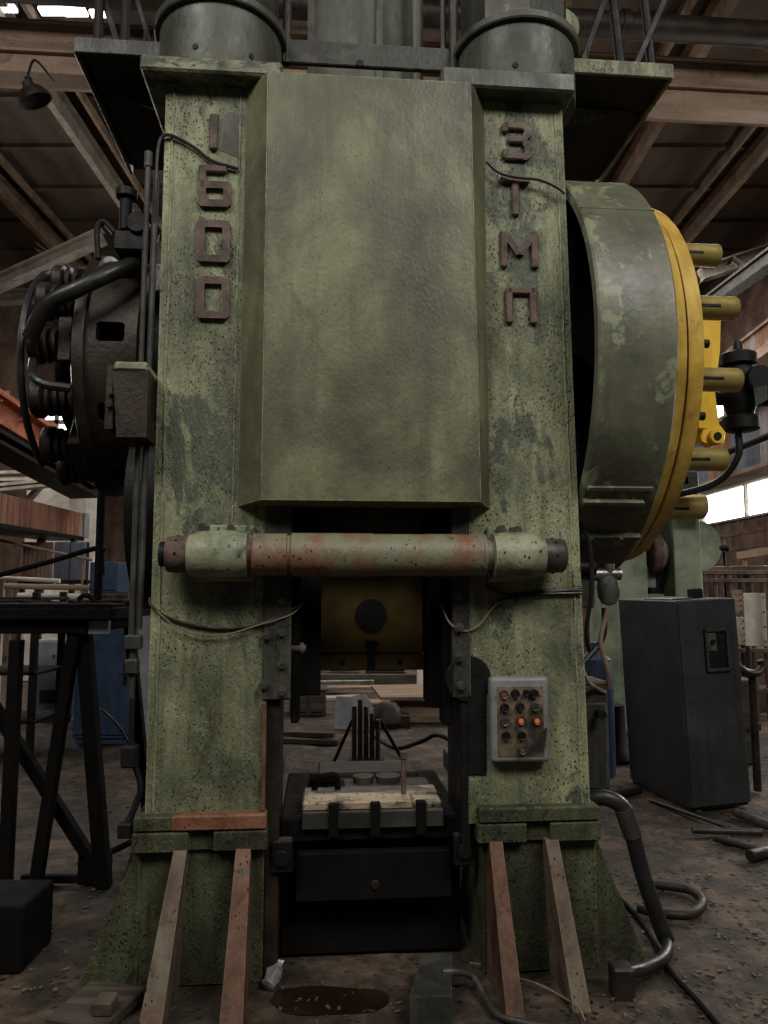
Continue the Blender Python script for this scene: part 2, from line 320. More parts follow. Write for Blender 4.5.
    # light trusses and knee braces
    for (p, q, Y, w, lab) in (((-10, 290), (104, 238), 14, .26, 'pale slanting roof brace above the spring clutch'), ((-10, 300), (60, 296), 15, .22, 'pale level roof tie left of the spring clutch'),
                              ((700, 276), (790, 246), 14, .25, 'pale slanting roof brace right of the yellow wheel'), ((40, 250), (110, 300), 14.4, .12, 'thin pale brace crossing the left roof brace'),
                              ((727, 263), (752, 282), 14.0, .14, 'short pale knee under the right roof brace'), ((640, 25), (700, -12), 9.2, .2, 'tan diagonal brace at top right')):
        a, c = at(*p, Y), at(*q, Y)
        b = MB(); b.bar(a, c, .12, w, (0, 0, 1)); b.bar(a + Vector((0, -.08, w / 2)), c + Vector((0, -.08, w / 2)), .26, .03); b.bar(a + Vector((0, -.08, -w / 2)), c + Vector((0, -.08, -w / 2)), .26, .03)
        struct(b.done('trim_%d' % k, LBEAM if k != 99 else BEAM), lab, 'roof brace'); k += 1
build_hall()

# ------------------------------------------------------------------ THE PRESS
YAW = R(4.8)
press = thing('forging_press', 'huge green forging press with raised characters down both columns and a yellow edged flywheel', 'forging press', (0, 3.27, 0), YAW)
def col_pt(px, py, ly):
    """point of the press's own frame on the plane ly, from a measured sight line"""
    u = (px - 384) / 750; v = (512 - py) / 750; p = R(5.7)
    d = Vector((u, math.cos(p) - v * math.sin(p), math.sin(p) + v * math.cos(p)))
    c, s = math.cos(YAW), math.sin(YAW)
    t = (ly + c * 3.27) / (-s * d.x + c * d.y)
    X, Y = t * d.x, t * d.y - 3.27
    return Vector((c * X + s * Y, ly, 1.6 + t * d.z))

def column(xa0, xa1, xb0, xb1, left):
    b = MB()
    b.hexa([(xb0, 0, .60), (xb1, 0, .60), (xb1, .36, .60), (xb0, .36, .60)], [(xa0, 0, 3.87), (xa1, 0, 3.87), (xa1, .36, 3.87), (xa0, .36, 3.87)], .012)
    e0, e1 = ((xb0, xa0) if left else (xb1, xa1)); sg = 1 if left else -1
    o = b.done('column', GREEN, press)
    w = MB()                                              # weld seam down the outer edge
    pts = [(e0 + sg * .035 + (e1 - e0) * i / 60 + random.uniform(-.003, .003), -.001, .62 + 3.2 * i / 60) for i in range(61)]
    w.tube(pts, .006, 6, False)
    w.done('weld_seam', GREEN, o)
    if left:
        w = MB(); w.tube([(-.655 + random.uniform(-.002, .002), -.001, 1.85 + 2.0 * i / 50) for i in range(51)], .005, 6, False); w.done('weld_seam', GREEN, o)
    x0, x1 = (-1.03, -.478) if left else (.385, .925)
    u = MB(); u.box(x0 + (.16 if left else .01), x1 - .01, -.055, .37, .615, .675, .006)
    if left: u.mi = 1; u.box(x0 + .01, x0 + .16, -.053, .37, .615, .673, .006); u.mi = 0
    u.done('clamp_flange', [RUSTO, GREEN_S] if left else GREEN_S, o)
    l = MB(); l.box(x0 + .005, -.80 if left else .60, -.05, .37, .53, .610, .006); l.box(-.70 if left else .70, x1 - .005, -.05, .37, .53, .610, .006)
    l.box(x0 + .02, x1 - .02, -.02, .36, .53, .625, .003)
    l.done('clamp_flange', GREEN_S, o)
    # flared skirt plates under the ledge
    s = MB()
    s.prism([(x0 + .03, 0), (x1 - .02, 0), (x1 - .02, .53), (x0 + .03, .53)], 'y', .0, .36, .006)
    if left: s.prism([(-1.237, -.01), (x0 + .03, -.01), (x0 + .03, .53), (-1.015, .53)], 'y', .004, .03, .004)
    else: s.prism([(x1 - .02, -.01), (1.135, -.01), (.915, .53), (x1 - .02, .53)], 'y', .004, .03, .004)
    xs = x0 + .03 if left else x1 - .02
    s.box(xs - .006, xs + .006, -.006, .01, 0, .53, .002)
    s.prism([(.36, -.01), (.62, -.01), (.36, .53)], 'x', x0 + .04, x1 - .04)
    s.done('skirt', GREEN_S, o)
    # gusset ribs leaning out to the front
    for (xt, xm, wt, wb, yb) in (((-.83, -.875, .052, .085, -.36), (-.578, -.585, .06, .085, -.36)) if left else ((.465, .468, .055, .07, -.33), (.705, .735, .055, .07, -.30))):
        g = MB()
        lo = [(xm - wb / 2, yb, -.02), (xm + wb / 2, yb, -.02), (xm + wb / 2, .01, -.02), (xm - wb / 2, .01, -.02)]
        hi = [(xt - wt / 2, -.055, .54), (xt + wt / 2, -.055, .54), (xt + wt / 2, .01, .54), (xt - wt / 2, .01, .54)]
        g.hexa(lo, hi, .008)
        r = g.done('gusset', RIBO if abs(xt + .578) < .01 or abs(xt - .465) < .01 else RIB, o)
    return o
colL = column(-.99, -.50, -.985, -.50, True)
colR = column(.40, .845, .36, .893, False)
# rear legs
for x0, x1 in ((-.97, -.52), (.50, .86)):
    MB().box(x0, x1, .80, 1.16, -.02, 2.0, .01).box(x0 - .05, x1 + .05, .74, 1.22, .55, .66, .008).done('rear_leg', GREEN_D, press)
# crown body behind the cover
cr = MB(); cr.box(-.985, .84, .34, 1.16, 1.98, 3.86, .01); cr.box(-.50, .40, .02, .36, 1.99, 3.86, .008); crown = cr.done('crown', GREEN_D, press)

# cover with chamfered sides
c = MB()
lo = [(-.635, .0, 1.945), (-.525, -.13, 1.96), (.402, -.13, 1.96), (.472, .0, 1.945)]
hi = [(-.632, .0, 3.862), (-.522, -.13, 3.862), (.380, -.13, 3.862), (.470, .0, 3.862)]
c.hexa(lo, hi, .006)
cover = c.done('cover', GREEN_BOX, press)
w = MB(); w.tube([(-.523 + random.uniform(-.001, .001), -.131, 1.97 + 1.88 * i / 50) for i in range(51)], .003, 6, False); w.tube([(.402 - .022 * i / 50, -.131, 1.97 + 1.88 * i / 50) for i in range(51)], .003, 6, False)
w.done('weld_seam', GREEN_BOX, cover)

# top plates, tie-rod drums
for x0, x1, z0, z1, m in ((-1.085, -.465, 3.865, 3.935, PLATE), (.256, .88, 3.868, 3.962, DRUM)):
    p = MB(); p.box(x0, x1, -.10, .62, z0, z1, .01); p.box(x0 + .04, x1 - .04, -.05, .58, z1, z1 + .02, .004)
    p.done('top_plate', m, press)
    cx = -.782 if x0 < 0 else .69
    d = MB(); d.lathe([(.292, z1 + .018), (.295, z1 + .03), (.293, 4.30)], (cx, .25, 0), 'z', 64)
    d.mi = 1
    for a in (-105, -55): d.cyl((cx + .285 * math.cos(R(a)), .25 + .285 * math.sin(R(a)), 4.03), (cx + .3 * math.cos(R(a)), .25 + .3 * math.sin(R(a)), 4.03), .014, 14)
    dr = d.done('tie_rod_drum', [DRUM, BLACK], press)
    f = MB(); f.lathe([(.24, 4.255), (.315, 4.255), (.32, 4.262), (.32, 4.292), (.31, 4.30), (.24, 4.30)], (cx, .25, 0), 'z', 64); f.done('flange_ring', DRUM, dr)
    n = MB(); n.lathe([(.27, 4.298), (.275, 4.33), (.275, 4.62), (.25, 4.66)], (cx, .25, 0), 'z', 8 if x0 > 0 else 12); n.done('hex_nut', GUNMETAL, dr)

# lifting lug at the right nut
l = MB(); l.lathe([(.055, -.02), (.11, -.02), (.11, .02), (.055, .02), (.055, -.02)], (.98, .42, 4.60), 'y', 24, False); l.box(.87, .95, .40, .44, 4.5, 4.75, .006); l.done('lifting_lug', GREEN, press)

# raised characters
def glyph(kind, x0, x1, z0, z1, t=.033):
    b = MB(); y0, y1 = -.022, .004
    def bx(a0, a1, c0, c1): b.box(a0, a1, y0, y1, c0, c1, .006)
    def ring(a0, a1, c0, c1):
        k = t * .36
        o = [(a0 + k, c0), (a1 - k, c0), (a1, c0 + k), (a1, c1 - k), (a1 - k, c1), (a0 + k, c1), (a0, c1 - k), (a0, c0 + k)]
        i = [(a0 + t + .004, c0 + t), (a1 - t - .004, c0 + t), (a1 - t, c0 + t + .004), (a1 - t, c1 - t - .004), (a1 - t - .004, c1 - t), (a0 + t + .004, c1 - t), (a0 + t, c1 - t - .004), (a0 + t, c0 + t + .004)]
        V = [[b.bm.verts.new((q[0], y, q[1])) for q in L] for L, y in ((o, y0), (i, y0), (o, y1), (i, y1))]
        for n in range(8):
            m = (n + 1) % 8
            for A, B in ((0, 1), (1, 3), (3, 2), (2, 0)): b.bm.faces.new((V[A][n], V[A][m], V[B][m], V[B][n]))
    if kind == '1': bx(x0, x1, z0, z1)
    elif kind == '0': ring(x0, x1, z0, z1)
    elif kind == '6':
        ring(x0, x1, z0, z0 + .61 * (z1 - z0)); bx(x0, x0 + t, z0 + .4 * (z1 - z0), z1); bx(x0 + t * .6, x1 - .02, z1 - t, z1)
    elif kind == 'З':
        zm = (z0 + z1) / 2 + .008
        bx(x0 + .008, x1 - .022, z1 - t, z1); bx(x0 + .03, x1 - .022, zm - t / 2, zm + t / 2); bx(x0 + .008, x1 - .022, z0, z0 + t)
        bx(x1 - t, x1, z0 + .02, zm - .012); bx(x1 - t, x1, zm + .012, z1 - .02)
        for (cx, cz, sx, sz) in ((x1, z0, -1, 1), (x1, z1, -1, -1), (x1, zm, -1, 1), (x1, zm, -1, -1)):
            e = .014 if cz == zm else 0
            b.prism([(cx, cz + sz * (.022 + e * .0)), (cx + sx * .024, cz + sz * (0 if not e else -.002)), (cx + sx * t * 1.2, cz + sz * (0 if not e else -.002)), (cx + sx * t * 1.2, cz + sz * t * .9), (cx + sx * t * .9, cz + sz * t * 1.1), (cx, cz + sz * t * 1.1)], 'y', y0 + .0015, y1, .002)
        bx(x0, x0 + t * .9, z0 + .006, z0 + .052); bx(x0, x0 + t * .9, z1 - .05, z1 - .006)
    elif kind == 'Т': bx(x0, x1, z1 - t, z1); bx((x0 + x1) / 2 - t / 2, (x0 + x1) / 2 + t / 2, z0, z1 - t * .5)
    elif kind == 'М':
        bx(x0, x0 + t, z0, z1); bx(x1 - t, x1, z0, z1); xm = (x0 + x1) / 2; zl = z0 + .35 * (z1 - z0)
        for sx, ex in ((x0, xm), (x1, xm)):
            s_ = 1 if ex > sx else -1
            b.prism([(sx, z1), (sx + s_ * t * 1.1, z1), (xm + s_ * t * .35, zl), (xm - s_ * t * .55, zl)], 'y', y0 + .001, y1, .003)
    elif kind == 'П': bx(x0, x0 + t, z0, z1); bx(x1 - t, x1, z0, z1); bx(x0 + .004, x1 - .004, z1 - t, z1)
    return b
for k, x0, x1, z0, z1, nm in (('1', -.790, -.752, 3.555, 3.725, 'numeral_one'), ('6', -.832, -.688, 3.285, 3.480, 'numeral_six'), ('0', -.832, -.688, 3.030, 3.222, 'numeral_zero'), ('0', -.828, -.686, 2.772, 2.962, 'numeral_zero'),
                          ('З', .550, .688, 3.575, 3.758, 'letter_ze'), ('Т', .541, .678, 3.305, 3.494, 'letter_te'), ('М', .535, .712, 3.055, 3.226, 'letter_em'), ('П', .555, .700, 2.792, 2.962, 'letter_pe')):
    glyph(k, x0, x1, z0, z1).done(nm, RUST, press)['label'] = 'raised rusty character'
# scraped patch beside the numeral
MB().prism([(-.74, 3.56), (-.655, 3.53), (-.65, 3.74), (-.70, 3.75), (-.74, 3.72)], 'y', -.003, .002).done('worn_patch', GUNMETAL, press)

# cross tie rod
ZR = 1.733; YR = -.118
t = MB(); t.lathe([(.066, -.60), (.066, -.556), (.080, -.556), (.088, -.550), (.088, -.415), (.080, -.412), (.080, -.398), (.091, -.395), (.091, -.06), (.0885, -.055), (.0885, .16), (.090, .165), (.090, .30), (.088, .305), (.088, .400), (.092, .403), (.092, .415), (.066, .418), (.066, .48)], (0, YR, ZR), 'x', 40)
rod = t.done('cross_rod', RUSTG, press)
for x0, x1, bt in ((-.815, -.575, 1), (.47, .665, -1)):
    s = MB()
    pr = [(.082, x0), (.092, x0 + .012), (.100, (x0 + x1) / 2 - .02), (.100, x1 - .045), (.094, x1 - .035), (.094, x1)] if bt > 0 else [(.094, x0 - .02), (.094, x0), (.097, x0 + .02), (.100, (x0 + x1) / 2), (.092, x1 - .012), (.088, x1)]
    s.lathe(pr, (0, YR, ZR), 'x', 40)
    s.box(x0 - .02 if bt < 0 else x0 + .02, x1 - .05 if bt < 0 else x1 + .02, -.03, .004, ZR - .11, ZR + .13, .008)
    s.box(x0 + .02, x1 - .06, -.10, 0, ZR + .05, ZR + .09, .006); s.box(x0 + .02, x1 - .04, -.10, 0, ZR - .10, ZR - .04, .006)
    sk = s.done('rod_socket', SOCKET, rod)
    for q in (x0 + .03, x1 - .05): pass
    n = MB(); n.cyl((x0 + .07, -.12, ZR + .09), (x0 + .07, -.12, ZR + .12), .014, 6); n.cyl((x0 + .04, -.03, ZR + .115), (x0 + .04, -.045, ZR + .115), .022, 14); n.cyl((x1 - .08, -.03, ZR + .115), (x1 - .08, -.045, ZR + .115), .018, 14)
    n.done('bolt', GREEN_D, rod)
for x0, x1, m in ((-.905, -.812, RUST), (.662, .765, GUNMETAL)):
    e = MB(); e.lathe([(.055, x0), (.07, x0 + .004), (.075, x0 + .015), (.076, x1 - .004), (.07, x1)] if x0 < 0 else [(.074, x0), (.073, x1 - .014), (.066, x1 - .004), (.05, x1)], (0, YR, ZR), 'x', 32)
    e.mi = 1
    for a in range(0, 360, 45):
        q = Vector((0, math.cos(R(a)), math.sin(R(a)))); xm = (x0 + x1) / 2
        e.cyl(Vector((xm, YR, ZR)) + q * .07, Vector((xm, YR, ZR)) + q * .0775, .007, 10)
    if x0 < 0: e.cyl((x0 - .025, YR, ZR), (x0 + .002, YR, ZR), .052, 24)
    e.done('rod_end_cap', [m, BLACK], rod)

# slide guides with bolts
for x0, x1, side, bolts in ((-.515, -.398, 'l', [(282, 601), (267, 636), (282, 633), (282, 665), (264, 685), (282, 692)]), (.296, .37, 'r', [(458, 596), (459, 628), (459, 658), (461, 686)])):
    g = MB()
    g.box(x0, x1, -.012, .34, 1.125, 1.98, .006)
    if side == 'l': g.box(x1 - .062, x1 + .002, -.022, .0, 1.13, 1.62, .004)
    else: g.box(x1 - .004, x1 + .004, -.018, 0, 1.13, 1.66, .002)
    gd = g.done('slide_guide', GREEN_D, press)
    for (px, py) in bolts:
        q = col_pt(px, py, -.02); h = MB(); h.cyl((q.x, .0, q.z), (q.x, -.028, q.z), .021, 20); h.cyl((q.x, -.026, q.z), (q.x, -.042, q.z), .014, 6); h.done('bolt', GUNMETAL, gd)
MB().box(-.398, -.27, .14, .60, 1.12, 1.99, .006).box(-.398, -.36, .04, .16, 1.02, 1.98, .006).done('gib', SHADEBLACK, press); MB().box(.222, .298, .14, .40, 1.06, 1.99, .006).box(.262, .298, .04, .16, 1.0, 1.98, .006).done('gib', SHADEBLACK, press)
MB().box(-.52, .50, .64, .80, 1.62, 2.0, .008).done('black_backing', SHADEBLACK, press)  # added black plate, keeps the gap under the cover dark
# rusty lower jamb plates beside the die space
MB().box(-.512, -.496, -.03, .30, .68, 1.12, .004).done('jamb_plate', RIBO, press); MB().box(-.498, -.44, .02, .34, .01, 1.12, .006).done('jamb_plate', IRON, press)
MB().box(.33, .372, .0, .34, .50, 1.12, .006).box(.36, .44, -.008, .02, .80, 1.15, .004).done('jamb_plate', BLACK, press)
b = MB(); b.cyl((-.398, .05, 1.335), (-.335, .05, 1.335), .017, 14); b.cyl((-.36, .05, 1.335), (-.345, .05, 1.335), .026, 14); b.done('stop_pin', RUST, press)
# hinged round shield behind the control panel
b = MB(); b.lathe([(.0, -.010), (.095, -.010), (.10, -.006), (.10, .0)], (.365, -.0, 1.205), 'y', 32); b.done('round_shield', BLACK, press)

# ram
r = MB()
r.box(-.278, .212, .30, .62, 1.29, 2.2, .006); r.box(-.284, .216, .295, .62, 1.212, 1.286, .005)
r.prism([(-.11, 1.72), (.06, 1.72), (.03, 1.66), (-.025, 1.64), (-.08, 1.66)], 'y', .285, .31, .004)
r.mi = 1
r.lathe([(.0, .284), (.072, .284), (.075, .30)], (-.036, 0, 1.468), 'y', 32)
r.box(-.052, -.018, .284, .30, 1.214, 1.35, .002); r.box(-.064, -.006, .284, .30, 1.325, 1.35, .002)
for x in (-.17, .10): r.cyl((x, .30, 1.25), (x, .285, 1.25), .012, 12)
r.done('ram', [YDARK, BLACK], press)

# die bed
d = MB(); d.box(-.44, .36, .12, .95, .50, .60, .01); d.box(-.37, .30, .08, .13, .27, .47, .006); d.box(-.44, .36, .2, .95, 0, .5, .01)
d.mi = 1; d.cyl((-.03, .082, .335), (-.03, .07, .335), .018, 16)
bed = d.done('die_bed', [SHADEBLACK, IRON], press)
q = MB(); q.box(-.345, .135, .10, .24, .635, .675, .008); q.box(-.345, .27, .24, .38, .60, .668, .008); q.box(.14, .27, .12, .25, .62, .66, .008); q.mi = 2; q.box(-.345, .27, .092, .36, .56, .637, .006)  # light top layer and dark front paint how light falls on the plate
q.mi = 1
for x in (-.21, -.03, .17): q.box(x - .022, x + .022, .078, .12, .53, .672, .004)
q.done('die_plate', [DIE, SHADEBLACK, GUNMETAL], bed)
q = MB(); q.box(-.32, .26, .40, .56, .60, .66, .01); q.box(-.28, .22, .58, .84, .60, .68, .01); q.lathe([(.05, 0), (.05, .03), (.03, .035)], (-.06, .48, .66), 'z', 24); q.lathe([(.06, 0), (.06, .03), (.03, .035)], (.06, .48, .66), 'z', 24)
q.done('die_block', DARKWOOD, bed)
q = MB(); q.tube([(-.30, .34, .655), (-.27, .32, .72), (-.20, .33, .73), (-.185, .34, .66)], .014, 8); q.cyl((-.32, .44, .69), (-.18, .44, .69), .026, 14); q.box(-.33, -.15, .36, .52, .60, .665, .006); q.done('clamp', SHADEBLACK, bed)
MB().cyl((.105, .2, .66), (.105, .2, .84), .012, 10).cyl((.105, .2, .83), (.105, .2, .86), .018, 10).done('locating_pin', RUST, bed)
MB().box(-.47, -.38, .0, .06, .42, .55, .006).cyl((-.425, 0, .485), (-.425, -.02, .485), .03, 18).done('bed_lug', BLACK, press)
MB().box(.30, .39, .02, .06, .42, .55, .006).cyl((.345, .02, .485), (.345, 0, .485), .03, 18).done('bed_lug', BLACK, press)

# flywheel on the right
WY, WZ = .80, 2.71
fw = MB()
fw.lathe([(1.03, .885), (1.072, .885), (1.08, .895), (1.08, 1.225), (1.07, 1.235), (.02, 1.235), (.02, 1.17), (1.02, 1.17), (1.03, .885)], (0, WY, WZ), 'x', 128, False)
wheel = fw.done('flywheel', GREEN_R, press)
MB().lathe([(.02, 1.16), (1.0, 1.16), (1.0, 1.172), (.02, 1.172)], (0, WY, WZ), 'x', 64, False).done('web', SHADEBLACK, wheel)  # black disc puts the dark of the gap behind the rim into colour
def rimpt(deg, r): return Vector((0, WY - r * math.cos(R(deg)), WZ + r * math.sin(R(deg))))
for a, x0, x1, hh in ((-38.5, .90, 1.20, .012), (-42, .89, 1.17, .03), (-53, .92, 1.215, .03), (34, .886, 1.234, .005)):
    q = rimpt(a, 1.079); n = (rimpt(a, 2) - rimpt(a, 1)).normalized(); tg = Vector((1, 0, 0)).cross(n)
    s = MB(); M = Matrix(((1, n.x, tg.x, q.x), (0, n.y, tg.y, q.y), (0, n.z, tg.z, q.z), (0, 0, 0, 1)))
    t_ = .004 if a == 34 else .010; s.box(x0, x1, -.01, hh, -t_, t_, .002, M)
    if a == -53:
        for xx in (.98, 1.12): s.cyl(M @ Vector((xx, hh, 0)), M @ Vector((xx, hh + .012, 0)), .010, 8)
    s.done('rim_strip', GREEN_R, wheel)
# thin weld and dents along the right arris of the rim
ring = MB(); ring.lathe([(.60, 1.23), (1.022, 1.23), (1.026, 1.237), (1.0, 1.310), (.994, 1.312), (.60, 1.312)], (0, WY, WZ), 'x', 128); ring.done('friction_ring', YELLOW, wheel)
ring = MB(); ring.lathe([(.55, 1.327), (.984, 1.327), (.987, 1.333), (.968, 1.405), (.958, 1.41), (.72, 1.41), (.70, 1.395), (.3, 1.395)], (0, WY, WZ), 'x', 128); ring.done('clamp_ring', YELLOW, wheel)
MB().lathe([(.50, 1.30), (.975, 1.30), (.975, 1.335), (.50, 1.335)], (0, WY, WZ), 'x', 96, False).done('dark_groove', SHADEBLACK, wheel)  # black fill for the shade in the groove between the yellow rings
c0 = None
for k in range(16):
    a = 11.25 + 22.5 * k; r = .865
    if k in (2, 3, 12): continue
    if k == 14: a -= 2.5
    if c0 is None:
        b = MB(); b.lathe([(.0, 1.40), (.058, 1.40), (.058, 1.42), (.055, 1.425), (.055, 1.615), (.051, 1.624), (.014, 1.625), (.014, 1.642), (.0, 1.644)], (0, 0, 0), 'x', 28)
        b.mi = 1; b.box(1.425, 1.53, -.056, -.044, -.016, .002, .004)
        c0 = o = b.done('spring_cap', [BRASS, BLACK], wheel)
    else:
        o = c0.copy(); COL.objects.link(o); o.parent = wheel
    o.location = (0, WY - r * math.cos(R(a)), WZ + r * math.sin(R(a)))
c0 = None
for k in range(16):
    a = 22.5 * k
    if c0 is None:
        b = MB(); b.cyl((1.40, 0, 0), (1.455, 0, 0), .034, 6); b.cyl((1.455, 0, 0), (1.49, 0, 0), .020, 14); c0 = o = b.done('clamp_bolt', BLACK, wheel)
    else:
        o = c0.copy(); COL.objects.link(o); o.parent = wheel
    o.location = (0, WY - .845 * math.cos(R(a)), WZ + .845 * math.sin(R(a)))
# yellow hub, yoke and rotary joint on the shaft end
y = MB(); y.lathe([(.70, 1.39), (.70, 1.43), (.52, 1.47), (.30, 1.52), (.28, 1.80), (.24, 1.83)], (0, WY, WZ), 'x', 48); hub = y.done('hub_cone', YELLOW, wheel)
y = MB()
def yk(P, d0, d1):
    q = [col_pt(px, py, .35) for px, py in P]; y.prism([(v.x, v.z) for v in q], 'y', .35 + d0, .35 + d1, .008)
yk([(700, 310), (721, 308), (720, 350), (715, 392), (719, 424), (726, 433), (724, 443), (712, 446), (702, 441), (696, 425)], 0, .06)
yk([(694, 318), (704, 312), (707, 350), (706, 395), (703, 430), (694, 430)], -.05, .03)
q = col_pt(715, 437, .35)
y.lathe([(.0, -.025), (.036, -.025), (.040, -.02), (.040, .02)], (q.x, .35, q.z), 'y', 24); y.mi = 1; y.cyl((q.x, .326, q.z), (q.x, .318, q.z), .02, 16)
y.done('yoke', [YBRIGHT, BLACK], wheel)
J = Vector((2.13, WY, WZ + .03))
j = MB(); j.lathe([(.075, -.25), (.10, -.24), (.10, -.17), (.07, -.16), (.09, -.10), (.10, 0), (.09, .10), (.07, .13), (.10, .14), (.10, .20), (.06, .22), (.03, .23), (.02, .28)], J, 'z', 28)
j.cyl(J + Vector((-.36, 0, -.03)), J + Vector((.2, 0, -.03)), .07, 20); j.cyl(J + Vector((.05, -.15, .02)), J + Vector((.05, .05, .02)), .08, 20); j.mi = 1; j.prism([(2.13, 2.60), (2.20, 2.64), (2.20, 2.72), (2.12, 2.70)], 'y', WY - .155, WY - .15, .003)
j.done('rotary_joint', [BLACK, GUNMETAL], wheel)
h = MB(); h.tube([J + Vector((-.16, 0, .10)), J + Vector((-.17, 0, .34)), J + Vector((-.24, .02, .52)), J + Vector((-.42, .05, .62))], .045, 12); h.done('air_hose', RUBBER, wheel)
h = MB(); h.tube([J + Vector((-.02, 0, -.24)), J + Vector((-.03, 0, -.4)), J + Vector((-.12, .1, -.54)), J + Vector((-.4, .25, -.62))], .02, 8); h.done('air_hose', RUBBER, wheel)
# bearing housing and shaft
MB().lathe([(.34, .83), (.34, .91), (.2, .915), (.2, 1.18)], (0, WY, WZ), 'x', 40).done('shaft_housing', SHADEBLACK, press); MB().lathe([(.30, -1.20), (.30, -.97)], (0, WY, WZ), 'x', 40).done('shaft_housing', SHADEBLACK, press)

# spring clutch on the left
CY, CZ = .52, 2.635
k_ = MB(); k_.lathe([(.44, -1.07), (.555, -1.07), (.56, -1.075), (.565, -1.285), (.585, -1.29), (.588, -1.295), (.588, -1.335), (.58, -1.34), (.20, -1.34), (.20, -1.30), (.44, -1.29), (.44, -1.07)], (0, CY, CZ), 'x', 96, False)
ct = MB()
for a in range(-160, 200, 36):
    n = Vector((0, -math.cos(R(a + 22)), math.sin(R(a + 22)))); tg = Vector((1, 0, 0)).cross(n); q = Vector((-1.185, CY, CZ)) + n * .5
    M = Matrix(((1, tg.x, n.x, q.x), (0, tg.y, n.y, q.y), (0, tg.z, n.z, q.z), (0, 0, 0, 1)))
    ct.box(-.06, .06, -.045, .045, -.2, .2, .012, M)
clutch = k_.done('spring_clutch', IRON, press); cut = ct.done('slot', IRON)
md = clutch.modifiers.new('slots', 'BOOLEAN'); md.object = cut; md.operation = 'DIFFERENCE'; md.solver = 'EXACT'
bpy.context.view_layer.update()
cut.parent = press; bpy.context.view_layer.update()
ev = clutch.evaluated_get(bpy.context.evaluated_depsgraph_get()); nm = bpy.data.meshes.new_from_object(ev)
clutch.modifiers.clear(); clutch.data = nm; bpy.data.objects.remove(cut)
for p_ in nm.polygons: p_.use_smooth = True
nm.set_sharp_from_angle(angle=R(35))
MB().lathe([(.30, -1.28), (.38, -1.27), (.38, -1.08), (.30, -1.07)], (0, CY, CZ), 'x', 48).done('clutch_core', IRON, clutch)
MB().lathe([(.44, -1.06), (.44, -.99), (.2, -.98)], (0, CY, CZ), 'x', 48).done('brake_drum', BLACK, clutch)
s0 = None
for k in range(12):
    a = 3 + 30 * k
    if s0 is None:
        b = MB(); pr = [(.0, -1.335), (.045, -1.335)]
        for i in range(4):
            x = -1.365 - i * .036; pr += [(.045, x + .012), (.066 + .003 * i, x + .008), (.070 + .003 * i, x), (.066 + .003 * i, x - .010), (.045, x - .014)]
        pr += [(.082, -1.500), (.086, -1.506), (.086, -1.535), (.078, -1.545), (.0, -1.547)]
        b.lathe(pr, (0, 0, 0), 'x', 28); s0 = o = b.done('coil_spring', IRON, clutch)
    else:
        o = s0.copy(); COL.objects.link(o); o.parent = clutch
    o.location = (0, CY - .455 * math.cos(R(a)), CZ + .455 * math.sin(R(a)))
    if k % 2 == 0:
        p = MB(); n = Vector((0, -math.cos(R(a)), math.sin(R(a)))); tg = Vector((1, 0, 0)).cross(n); q = Vector((-1.38, CY, CZ)) + n * .455
        M = Matrix(((1, tg.x, n.x, q.x), (0, tg.y, n.y, q.y), (0, tg.z, n.z, q.z), (0, 0, 0, 1)))
        p.box(-.03, .03, -.10, .10, -.085, .085, .006, M); p.done('spring_pad', IRON, clutch)
MB().lathe([(.02, -1.52), (.30, -1.50), (.32, -1.335)], (0, CY, CZ), 'x', 40).done('hub', BLACK, clutch)
# hoses looping round the clutch
h = MB(); h.tube([(-1.05, .10, 3.22), (-1.08, .02, 3.05), (-1.17, -.08, 2.94), (-1.30, -.13, 2.84), (-1.42, -.12, 2.77), (-1.51, -.06, 2.65)], .034, 14, ribs=None); h.done('thick_hose', RUBBER, clutch)
h = MB(); pts = [Vector((-1.575, CY - .50 * math.cos(R(a)), CZ + .50 * math.sin(R(a)))) for a in range(100, -75, -12)]; h.tube(pts, .016, 10); h.done('ring_hose', RUBBER, clutch)
h = MB(); h.tube([(-1.53, .05, 2.60), (-1.50, -.03, 2.50), (-1.44, -.06, 2.45), (-1.34, -.04, 2.44)], .02, 8); h.done('small_hose', RUBBER, clutch)
v = MB(); v.box(-1.25, -1.08, .18, .34, 3.16, 3.26, .008); v.cyl((-1.20, .2, 3.26), (-1.20, .2, 3.42), .03, 14); v.cyl((-1.20, .2, 3.42), (-1.20, .2, 3.46), .05, 14); v.cyl((-1.14, .16, 3.29), (-1.14, .28, 3.29), .05, 18); v.tube([(-1.32, .2, 3.12), (-1.33, .2, 3.26), (-1.30, .2, 3.30), (-1.25, .2, 3.25)], .015, 8)
v.done('air_valve', BLACK, press)
K_ = 1.0794; clutch.scale = (K_, K_, K_); clutch.location = (.0218, .2587, -.127)
# brake housing box beside the left column
b = MB(); b.hexa([(-1.11, -.16, 2.21), (-.992, -.16, 2.21), (-.992, .02, 2.21), (-1.11, .02, 2.21)], [(-1.135, -.16, 2.485), (-.992, -.16, 2.485), (-.992, .02, 2.485), (-1.135, .02, 2.485)], .008); b.box(-1.02, -.992, -.1, .3, 2.3, 2.5, .004)
b.mi = 1; b.box(-1.13, -.992, -.17, .03, 2.485, 2.525, .010); b.mi = 2; b.box(-1.165, -1.13, -.15, .0, 2.24, 2.515, .006); b.cyl((-1.14, -.155, 2.34), (-1.14, -.19, 2.34), .015, 10); b.cyl((-1.14, -.155, 2.39), (-1.14, -.18, 2.39), .012, 10)
b.done('brake_box', [IRON, SOCKET, IRON], press)
